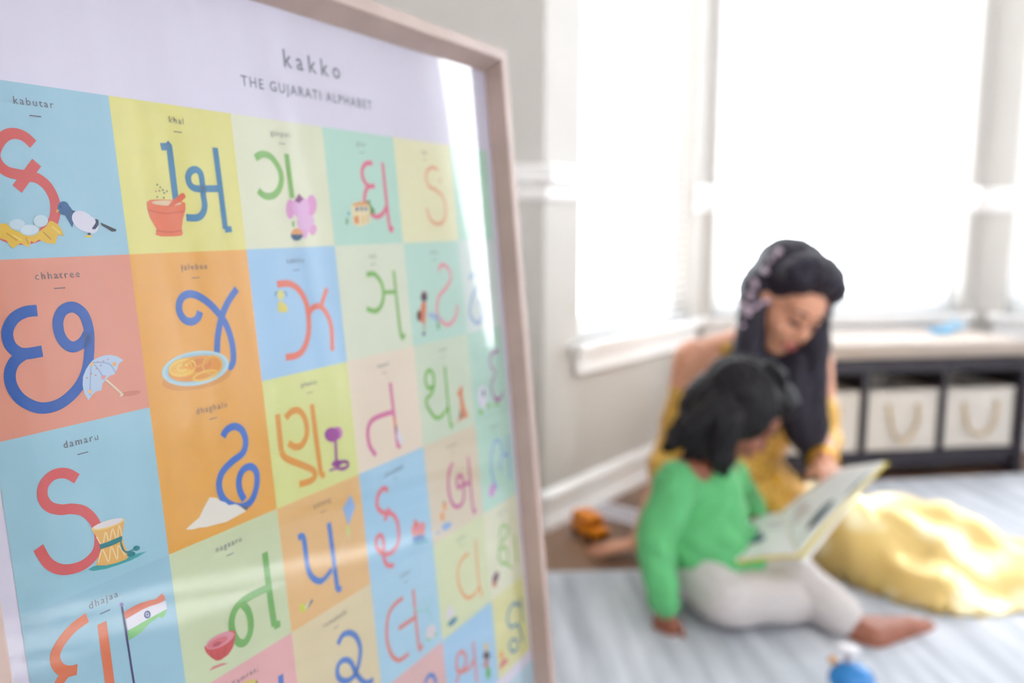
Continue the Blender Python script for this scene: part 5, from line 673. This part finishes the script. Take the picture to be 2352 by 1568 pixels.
SK_W = skin_mat('skin_warm_tan', 'E2A486'); SK_C = skin_mat('skin_tan', '9A5E48')
HR_W = hair_mat('dark_brown_hair', '262230', (3, 3, .5)); HR_C = hair_mat('dark_hair', '131117', (3, 3, .8))
LASH = mat('brow_dark', '2A1C1A', .6); LIP = mat('lips_rose', 'B45F60', .4)
def gold_material(name, base, dark, rough, metal, sc, lo=.72, hi=1.0):
    m = bpy.data.materials.new(name); m.use_nodes = True; N = m.node_tree.nodes; L = m.node_tree.links
    p = N['Principled BSDF']; p.inputs['Roughness'].default_value = rough; p.inputs['Metallic'].default_value = metal; p.inputs['Sheen Weight'].default_value = .3
    tc = N.new('ShaderNodeTexCoord'); v = N.new('ShaderNodeTexVoronoi'); v.inputs['Scale'].default_value = sc; v.feature = 'F1'; L.new(tc.outputs['Object'], v.inputs[0])
    t = N.new('ShaderNodeTexNoise'); t.inputs['Scale'].default_value = sc*.35; L.new(tc.outputs['Object'], t.inputs[0])
    ad = N.new('ShaderNodeMath'); ad.operation = 'ADD'; L.new(v.outputs['Distance'], ad.inputs[0]); L.new(t.outputs['Fac'], ad.inputs[1])
    r = N.new('ShaderNodeValToRGB'); r.color_ramp.elements[0].position = lo; r.color_ramp.elements[1].position = hi
    r.color_ramp.elements[0].color = lin(base); r.color_ramp.elements[1].color = lin(dark); L.new(ad.outputs[0], r.inputs[0]); L.new(r.outputs[0], p.inputs['Base Color'])
    t2 = N.new('ShaderNodeTexNoise'); t2.inputs['Scale'].default_value = 40; L.new(tc.outputs['Object'], t2.inputs[0])
    bp = N.new('ShaderNodeBump'); bp.inputs['Strength'].default_value = .35; bp.inputs['Distance'].default_value = .004; L.new(t2.outputs[0], bp.inputs['Height']); L.new(bp.outputs[0], p.inputs['Normal']); return m
GOLD = gold_material('gold_brocade', 'F7CC62', 'CE9838', .5, .12, 130, .86, 1.22)
SATIN = gold_material('gold_satin_skirt', 'F6E8BC', 'E6C67C', .32, .30, 12)

# ---- woman, seated on the floor, leaning over the book
woman = thing('person', 'woman with long dark hair in gold open-shoulder dress, seated on floor, leaning over book', 'person', (.56, 2.10, 0))
HC = at(1802, 692, 2.02); HR = frame3((.28, -.80, -.52), (.40, -.36, .84))
Sr, Er, Wr = at(1592, 822, 2.12), at(1556, 1015, 2.16), at(1470, 1238, 2.035)
Sl, El, Wl = at(1868, 828, 2.14), at(1888, 1010, 2.10), at(1893, 1068, 1.90)
NB = at(1722, 800, 2.14); CH = at(1725, 940, 2.15); HIP = V((.56, 2.17, .155))
hd = V((-.98, -.10, -.12))
body = head_prims(HC, HR, 1.0)
body += chain((HC+HR @ V((0, -.03, -.05)), .055), (NB, .052)) + chain((NB, .06), (Sr+V((.02, 0, .0)), .050)) + chain((NB, .06), (Sl+V((-.02, 0, 0)), .048))
body += chain((NB, .07), (CH, .115), (HIP, .13)) + [('c', Sr+V((.06, 0, -.03)), .07, Sl+V((-.06, 0, -.03)), .07)]
body += chain((Sr, .053), (Er, .042), (Wr, .025)) + chain((Sl, .050), (El, .040), (Wl, .025))
Wr2 = V((Wr.x-.012, Wr.y-.005, .036))
body += chain((Wr, .026), (Wr2, .022)) + hand_prims(Wr2, hd, (0, 0, 1), 1, .78, .10, .16)
hl = at(1917, 1096, 1.80)-Wl
body += hand_prims(Wl, hl, (.1, .5, .85), 1, .82, .22, .08)
# folded legs and feet (under the skirt)
body += chain((HIP+V((.03, -.02, -.02)), .095), (V((.78, 1.98, .09)), .066), (V((1.02, 2.08, .065)), .045)) + chain((V((1.02, 2.08, .065)), .042), (V((1.12, 2.11, .05)), .032))
wb = blob('body', body, SK_W, woman, .0052, 2)
face_parts(HC, HR, 1.0, woman, LASH, LIP)

# dress: bodice with open shoulders, sleeves, draped skirt
dress = chain((NB+V((0, 0, -.085)), .075), (CH, .128), (HIP+V((0, 0, .04)), .148)) + [('c', Sr+V((.035, -.005, -.105)), .056, Sl+V((-.045, -.005, -.105)), .056)]
dress += chain((Sr+V((.075, -.02, .018)), .032), (Sr+V((.075, -.02, -.12)), .045)) + chain((Sl+V((-.07, -.02, .015)), .030), (Sl+V((-.07, -.02, -.12)), .045))
dress += chain((Sr+(Er-Sr)*.42, .053), (Er, .056), (Er+(Wr-Er)*.28, .058)) + chain((Sl+(El-Sl)*.55, .050), (El, .050), (El+(Wl-El)*.15, .050))
dress += [('c', HIP+V((0, -.02, .03)), .15, V((.68, 1.985, .115)), .105)]
def rip(amp, f):
    return lambda c, n: c + n*(amp*math.sin(f*c.x+1.7*math.sin(f*.5*c.z))*math.sin(f*.8*c.z+f*.3*c.y))
bod = blob('dress_bodice', dress, GOLD, woman, .007, 3, rip(.004, 60))
OUT = [(.40, 2.22), (.42, 1.98), (.55, 1.93), (.70, 1.93), (.765, 1.90), (.815, 1.835), (.90, 1.728), (1.02, 1.690), (1.16, 1.728), (1.34, 1.74), (1.52, 1.80), (1.60, 1.90), (1.44, 2.00), (1.24, 2.09), (1.06, 2.22), (.86, 2.32), (.6, 2.36)]
OUT = [(p.x, p.y) for p in spline([(a, b, 0) for a, b in OUT+OUT[:1]], 4)][:-1]
def edist(x, y):
    best = 9; ins = False; n = len(OUT)
    for i in range(n):
        ax, ay = OUT[i]; bx, by = OUT[(i+1) % n]
        if (ay > y) != (by > y) and x < (bx-ax)*(y-ay)/(by-ay)+ax: ins = not ins
        t = max(0, min(1, ((x-ax)*(bx-ax)+(y-ay)*(by-ay))/((bx-ax)**2+(by-ay)**2+1e-12))); best = min(best, math.hypot(x-ax-t*(bx-ax), y-ay-t*(by-ay)))
    return best if ins else -best
LUMPS = [(.61, 2.02, .16, .14, .13), (.78, 1.99, .165, .16, .13), (.95, 1.99, .128, .17, .15), (1.09, 1.99, .075, .12, .10), (1.28, 1.93, .03, .16, .09)]
def sk_h(x, y):
    d = edist(x, y)
    if d < -.02: return None
    h = 0
    for cx, cy, hh, rx, ry in LUMPS:
        q = ((x-cx)/rx)**2+((y-cy)/ry)**2; h = max(h, hh*math.exp(-.62*q**1.25))
    a = math.atan2(y-2.02, x-.86); r = math.hypot(x-.86, y-2.02)
    fold = (.018*math.sin(a*5+r*9)+.011*math.sin(a*11-r*13+1)+.006*math.sin(24*x+19*y))*min(1, r*2.8)
    fold += .018*math.exp(-((x-1.02-.5*(y-1.85))/.035)**2)-.030*math.exp(-(((x-.93)/.05)**2+((y-1.83)/.045)**2))
    e = max(0, min(1, (d+.006)/.055)); e = math.sqrt(max(0, 1-(1-e)**2))
    return .010+max(.0, (h+.030+fold))*e
bm = nb(); st_ = .0115; gx = int(1.26/st_); gy = int(.74/st_); G_ = {}
for i in range(gx):
    for j in range(gy):
        x = .38+i*st_; y = 1.66+j*st_; h = sk_h(x, y)
        if h is not None: G_[i, j] = (bm.verts.new((x, y, h)), bm.verts.new((x, y, .0095)))
for (i, j), a in list(G_.items()):
    if all(k in G_ for k in ((i+1, j), (i+1, j+1), (i, j+1))):
        q = [G_[k] for k in ((i, j), (i+1, j), (i+1, j+1), (i, j+1))]
        bm.faces.new([z[0] for z in q]); bm.faces.new([z[1] for z in q[::-1]])
bd = [e for e in bm.edges if e.is_boundary]
bmesh.ops.delete(bm, geom=[v for v in bm.verts if not v.link_faces], context='VERTS')
bmesh.ops.smooth_vert(bm, verts=[v for v in bm.verts if v.co.z > .012], factor=.5, use_axis_x=True, use_axis_y=True, use_axis_z=True)
bmesh.ops.remove_doubles(bm, verts=bm.verts, dist=.0012)
under(obj('dress_skirt', bm, SATIN, None, True), woman)

# hair: full crown, long straight lengths either side of the face
q = lambda x, y, z: HC+HR @ V((x, y, z))
hair = [('e', q(0, -.030, .062), (.092, .108, .088), HR), ('e', q(0, .030, .112), (.074, .062, .042), HR), ('e', q(-.052, .036, .085), (.042, .052, .045), HR), ('e', q(.052, .030, .088), (.042, .050, .046), HR), ('e', q(0, -.07, .0), (.082, .06, .095), HR)]
hair += [('e', at(1878, 655, 1.98), (.046, .05, .05)), ('e', at(1768, 640, 2.04), (.055, .06, .055)), ('e', at(1815, 612, 2.02), (.07, .07, .055))]
def lock(pts, rs): return [x for a, b in zip(range(len(pts)-1), range(1, len(pts))) for x in chain((pts[a], rs[a]), (pts[b], rs[b]))]
hair += lock([at(1738, 660, 2.02), at(1728, 740, 2.00), at(1712, 820, 1.99), at(1735, 890, 1.98), at(1760, 960, 1.97)], [.040, .038, .036, .034, .022])
hair += lock([at(1748, 640, 2.06), at(1738, 750, 2.05), at(1745, 850, 2.04), at(1775, 930, 2.02)], [.040, .040, .042, .030])
hair += lock([at(1898, 640, 1.99), at(1884, 720, 2.00), at(1872, 800, 2.00), at(1862, 900, 2.00), at(1872, 980, 1.99), at(1862, 1052, 1.97)], [.030, .026, .036, .040, .036, .020])
hair += lock([at(1858, 770, 2.05), at(1828, 840, 2.03), at(1822, 920, 2.01), at(1846, 1010, 1.99)], [.040, .060, .060, .034])
hair += lock([at(1800, 840, 2.06), at(1812, 900, 2.04), at(1838, 985, 2.0)], [.036, .034, .018])
hp = lambda c, n: c + n*(.0018*math.sin(210*(c-HC).dot(HR @ V((1, 0, 0)))+18*c.z) + .0016*math.sin(420*c.x+260*c.y+25*c.z))
wh = blob('hair', hair, HR_W, woman, .0058, 2, hp)
# pale jewelled strand plaited round the back of the head
M_pearl = mat('pearl_pink', 'D8C0D4', .25); bm = nb()
jw = spline([at(1782, 578, 1.965), at(1752, 602, 1.96), at(1730, 634, 1.955), at(1718, 668, 1.955), at(1712, 700, 1.95), at(1706, 736, 1.955)], 4)
for i, p in enumerate(jw):
    if i % 4 != 3: ico(bm, p + V((.007*math.sin(i*2.1), -.002, .006*math.cos(i*1.7))), .0052 if i % 3 else .0090, None, 1)
under(obj('hair_jewel_strand', bm, M_pearl, None, True), woman)
bm = nb(); jw = spline([at(1716, 690, 1.94), at(1745, 706, 1.925), at(1770, 690, 1.915), at(1792, 688, 1.91)], 9)
tube(bm, jw, .0042, 8); chn = under(obj('hair_chain', bm, M_pearl, None, True), woman)
from mathutils.bvhtree import BVHTree
def snap(o, target, lift):
    """lay each bead of o on the surface of target"""
    t = BVHTree.FromPolygons([v.co for v in target.data.vertices], [p.vertices for p in target.data.polygons])
    me = o.data; seen = set(); adj = {}
    for e in me.edges: a, b = e.vertices; adj.setdefault(a, []).append(b); adj.setdefault(b, []).append(a)
    for v in range(len(me.vertices)):
        if v in seen: continue
        st2 = [v]; isl = []; seen.add(v)
        while st2:
            k = st2.pop(); isl.append(k)
            for u in adj.get(k, []):
                if u not in seen: seen.add(u); st2.append(u)
        c = sum((me.vertices[k].co for k in isl), V())/len(isl); loc, nrm, _, _ = t.find_nearest(c)
        for k in isl: me.vertices[k].co += loc+nrm*lift-c
for o_ in list(COL.objects):
    if o_.name.startswith('hair_jewel_strand'): snap(o_, wh, .003)
snap(chn, wh, .006)
GM = mat('bangle_gold', 'F2C050', .12, metal=1.0)
for k in range(3):
    bm = nb(); c = Wl+(El-Wl)*(.06+.07*k); ax = (El-Wl).normalized(); a = ax.orthogonal().normalized(); b = ax.cross(a)
    tube(bm, [c+(a*math.cos(t*math.pi/10)+b*math.sin(t*math.pi/10))*.033 for t in range(21)], .003, 6); under(obj('bangle', bm, GM, None, True), woman)
bm = nb(); c = at(1808, 1026, 1.90); ico(bm, c, .011, None, 2); pd_ = under(obj('pendant', bm, GM, None, True), woman); snap(pd_, bod, .004)

# ---- child
child = thing('person', 'small child in green tunic and pale trousers, seated barefoot, looking down at the book', 'person', (.42, 1.74, 0))
CC = at(1692, 948, 1.755); CR = frame3((.76, -.06, -.64), (.64, -.16, .76)); ck = .86
CN = at(1632, 1048, 1.775); CSr = at(1552, 1108, 1.70); CSl = at(1668, 1085, 1.86); CHP = V((.405, 1.765, .115))
CEr = at(1503, 1240, 1.665); CWr = at(1524, 1392, 1.628)
cb = head_prims(CC, CR, ck)
cb += chain((CC+CR @ V((0, -.03, -.05))*ck, .040), (CN, .040), (at(1625, 1180, 1.78), .085), (CHP, .09))
cb += chain((CN, .045), (CSr, .038), (CEr, .029), (CWr, .019)) + chain((CN, .045), (CSl, .036), (at(1725, 1160, 1.93), .027), (at(1740, 1200, 1.87), .018))
cb += hand_prims(CWr, (.03, -.05, -1), (-.75, -.6, 0), -1, .72, .16, .10)
cb += hand_prims(at(1740, 1198, 1.87), (.8, -.5, .05), (0, .1, .99), -1, .55, .25, .05)
K1 = V((.450, 1.640, .074)); A1 = V((.620, 1.665, .060)); K2 = at(1790, 1305, 1.72); A2 = at(1962, 1440, 1.605)
heel = at(2003, 1466, 1.583); ball = at(2085, 1440, 1.625); toe = at(2136, 1440, 1.650)
cb += chain((CHP+V((.03, -.03, -.02)), .06), (K1, .048), (A1, .028)) + chain((CHP+V((.05, .03, -.02)), .06), (K2, .045), (A2, .029), (heel, .031), (ball, .025), (toe, .013))
cb += chain((A2, .026), (ball, .022)) + [('c', ball+V((-.005, -.012, -.004)), .012, toe+V((-.012, -.018, -.008)), .008), ('c', A1, .028, A1+V((.05, -.05, -.015)), .018)]
for i in range(5):
    o = V((.30, -.9, -.25)).normalized()*(.006*i-.012); cb.append(('c', ball+o*1.2, .0095, toe+o*1.3+V((.004-.002*i, 0, .002)), .0078-.0006*i))
blob('body', cb, SK_C, child, .0046, 2)
face_parts(CC, CR, ck, child, LASH, LIP)
GREEN = mat('green_linen', '5FB975', .8, noise=.10, nscale=16, bump=.5, bscale=220, sheen=.2)
tn = chain((CN+V((0, 0, -.012)), .055), (at(1618, 1170, 1.78), .098), (CHP+V((0, 0, .05)), .108)) + [('c', CSr+V((.004, .005, -.006)), .050, CSl+V((-.004, 0, -.006)), .048)]
tn += chain((CSr, .050), (CEr, .044), (CWr+V((0, 0, .012)), .036)) + chain((CSl, .046), (at(1725, 1160, 1.92), .036), (at(1738, 1192, 1.885), .026))
tn += chain((CHP+V((0, 0, .05)), .108), (CHP+V((.05, -.025, .0)), .105)) + [('c', CHP+V((-.03, 0, .0)), .088, CHP+V((.09, -.02, .01)), .080)]
blob('tunic', tn, GREEN, child, .0052, 2, rip(.0035, 75))
bm = nb(); lathe(bm, [(.050, -.012), (.054, .0), (.050, .013), (.046, .013), (.048, 0), (.045, -.012)], Matrix.Translation(CN+V((0, 0, .004))) @ frame3((.3, 0, 1), (1, 0, -.3)).to_4x4() @ Matrix.Rotation(math.pi/2, 4, 'X'), 24); under(obj('collar', bm, GREEN, None, True), child)
TROU = mat('pale_cotton_trousers', 'CBC4C3', .85, noise=.03, nscale=8, bump=.4, bscale=200)
tr = chain((CHP+V((.0, -.02, -.01)), .082), (K1, .063), (A1, .050)) + chain((CHP+V((.05, .03, -.01)), .08), (K2, .060), (at(1925, 1408, 1.625), .049))
tr += [('c', CHP+V((0, 0, -.005)), .085, V((.55, 1.73, .07)), .048), ('e', V((.50, 1.68, .064)), (.08, .045, .048))]
blob('trousers', tr, TROU, child, .0052, 2, rip(.0022, 60))
q2 = lambda x, y, z: CC+CR @ V((x, y, z))*ck
chh = [('e', q2(0, -.026, .050), V((.088, .106, .090))*ck, CR), ('e', q2(0, -.060, -.02), V((.082, .075, .10))*ck, CR), ('e', q2(0, .055, .095), V((.060, .048, .040))*ck, CR), ('e', q2(.050, .0, .03), V((.040, .070, .085))*ck, CR), ('e', q2(-.050, .0, .03), V((.040, .070, .085))*ck, CR)]
for (a, b, c, r) in (((1650, 930, 1.70), (1590, 985, 1.70), (1548, 1020, 1.71), .034), ((1640, 960, 1.72), (1600, 1030, 1.72), (1580, 1060, 1.72), .036), ((1670, 960, 1.685), (1650, 1040, 1.69), (1650, 1078, 1.70), .034), ((1610, 940, 1.76), (1560, 1000, 1.78), (1532, 1030, 1.79), .034), ((1682, 980, 1.69), (1672, 1050, 1.70), (1664, 1092, 1.705), .020), ((1660, 930, 1.82), (1630, 1010, 1.83), (1620, 1060, 1.83), .040)):
    chh += lock([at(*a), at(*b), at(*c)], [r, r*.85, r*.30])
chh += lock([at(1770, 868, 1.75), at(1800, 900, 1.75), at(1806, 925, 1.765), at(1800, 950, 1.775)], [.026, .018, .010, .004])
hp2 = lambda c, n: c + n*(.0026*math.sin(190*(c-CC).dot(CR @ V((1, 0, 0)))+60*c.z) + .0016*math.sin(400*c.x+240*c.y+25*c.z))
blob('hair', chh, HR_C, child, .0052, 2, hp2)
bm = nb(); lathe(bm, [(.010, -.005), (.014, 0), (.010, .005)], Matrix.Translation(at(1752, 852, 1.74)), 14); under(obj('hair_tie', bm, mat('hair_tie', '3A3448', .5), None, True), child)
kk = blob('ponytail', lock([at(1752, 850, 1.74), at(1768, 842, 1.73), at(1790, 862, 1.72), at(1804, 895, 1.72)], [.010, .016, .017, .006]), HR_C, child, .004, 1)

# ------------------------------------------------------------------ board book held open over the child's lap
book = thing('picture_book', 'open yellow-edged board book with white illustrated pages on the child\'s lap', 'book', (.60, 1.70, .19))
NL, NS, NR = at(1640, 1298, 1.675), at(1836, 1272, 1.575), at(2034, 1062, 1.66)
FL, FS, FR = at(1703, 1208, 1.83), at(1795, 1180, 1.76), at(1945, 1074, 1.83)
def bil(A, B, C_, D, s, t): return (A*(1-s)+B*s)*(1-t)+(D*(1-s)+C_*s)*t
def slab(bm, A, B, C_, D, off, th, inset=0.0, sag=0.0, n=8):
    """curved board between near edge A-B and far edge D-C"""
    nr = (B-A).cross(D-A).normalized()
    if nr.z < 0: nr = -nr
    g = []
    for lay in (0, 1):
        g.append([[bm.verts.new(bil(A, B, C_, D, inset+(1-2*inset)*i/n, inset+(1-2*inset)*j/n)+nr*(off+lay*th+sag*math.sin(math.pi*i/n))) for j in range(n+1)] for i in range(n+1)])
    for i in range(n):
        for j in range(n):
            bm.faces.new((g[1][i][j], g[1][i+1][j], g[1][i+1][j+1], g[1][i][j+1])); bm.faces.new((g[0][i][j], g[0][i][j+1], g[0][i+1][j+1], g[0][i+1][j]))
    for i in range(n):
        for a, b in (((i, 0), (i+1, 0)), ((i+1, n), (i, n)), ((n, i), (n, i+1)), ((0, i+1), (0, i))):
            bm.faces.new((g[0][a[0]][a[1]], g[0][b[0]][b[1]], g[1][b[0]][b[1]], g[1][a[0]][a[1]]))
    bmesh.ops.recalc_face_normals(bm, faces=bm.faces); return nr
M_yel = mat('book_cover_yellow', 'E2C82C', .4); M_pg = mat('book_page_white', 'F0F0EE', .45)
SG = .006
for A, B, C_, D in ((NL, NS, FS, FL), (NS, NR, FR, FS)):
    bm = nb(); slab(bm, A, B, C_, D, -.0065, .0045, -.012, SG); under(obj('cover', bm, M_yel), book)
    bm = nb(); slab(bm, A, B, C_, D, -.0018, .0058, .008, SG); under(obj('page', bm, M_pg), book)
bm = nb(); slab(bm, NS+V((.010, -.004, -.020)), NR+V((-.050, -.006, -.062)), FR+V((-.05, 0, -.062)), FS+V((.010, 0, -.020)), 0, .008, .0, 0); under(obj('page_block', bm, M_pg), book)
def print_on(A, B, C_, D, shape, m, off=.0046):
    nr = (B-A).cross(D-A).normalized(); nr = nr if nr.z > 0 else -nr; bm = nb()
    vs = [bm.verts.new(bil(A, B, C_, D, s, t)+nr*(off+SG*math.sin(math.pi*s))) for s, t in shape]; c = bm.verts.new(sum((v.co for v in vs), V())/len(vs))
    for i in range(len(vs)): bm.faces.new((vs[i], vs[(i+1) % len(vs)], c))
    under(obj('page_print', bm, m), book)
def el(cx, cy, rx, ry, rot=0, n=16): return [(cx+rx*math.cos(a)*math.cos(rot)-ry*math.sin(a)*math.sin(rot), cy+rx*math.cos(a)*math.sin(rot)+ry*math.sin(a)*math.cos(rot)) for a in [2*math.pi*i/n for i in range(n)]]
INK_T = mat('print_teal', '2E5E74', .5); INK_D = mat('print_slate', '3C4A5E', .5); INK_R = mat('print_rose', 'B88A90', .5); INK_G = mat('print_green', '5E8468', .5); INK_L = mat('print_lilac', 'B8B4C6', .5)
print_on(NL, NS, FS, FL, el(.47, .38, .17, .10, .15), INK_T); print_on(NL, NS, FS, FL, [(.30, .36), (.22, .52), (.26, .36), (.20, .24)], INK_T); print_on(NL, NS, FS, FL, [(.48, .46), (.56, .62), (.58, .44)], INK_D)
print_on(NS, NR, FR, FS, el(.33, .20, .17, .10, .1), INK_D); print_on(NS, NR, FR, FS, el(.38, .17, .10, .05, .1), INK_T, .0050); print_on(NS, NR, FR, FS, el(.72, .05, .14, .035, .0), INK_T)
for i in range(5): print_on(NS, NR, FR, FS, [(.06+.03*i, .52+.07*i), (.30+.03*(i % 2), .50+.07*i), (.30, .525+.07*i), (.06+.03*i, .545+.07*i)], INK_R)
print_on(NL, NS, FS, FL, [(.70, .72), (.95, .74), (.95, .78), (.70, .76)], INK_R); print_on(NL, NS, FS, FL, [(.66, .60), (.92, .62), (.92, .65), (.66, .63)], INK_L)
print_on(NS, NR, FR, FS, [(.45, .93), (.80, .95), (.80, .985), (.45, .975)], INK_G)
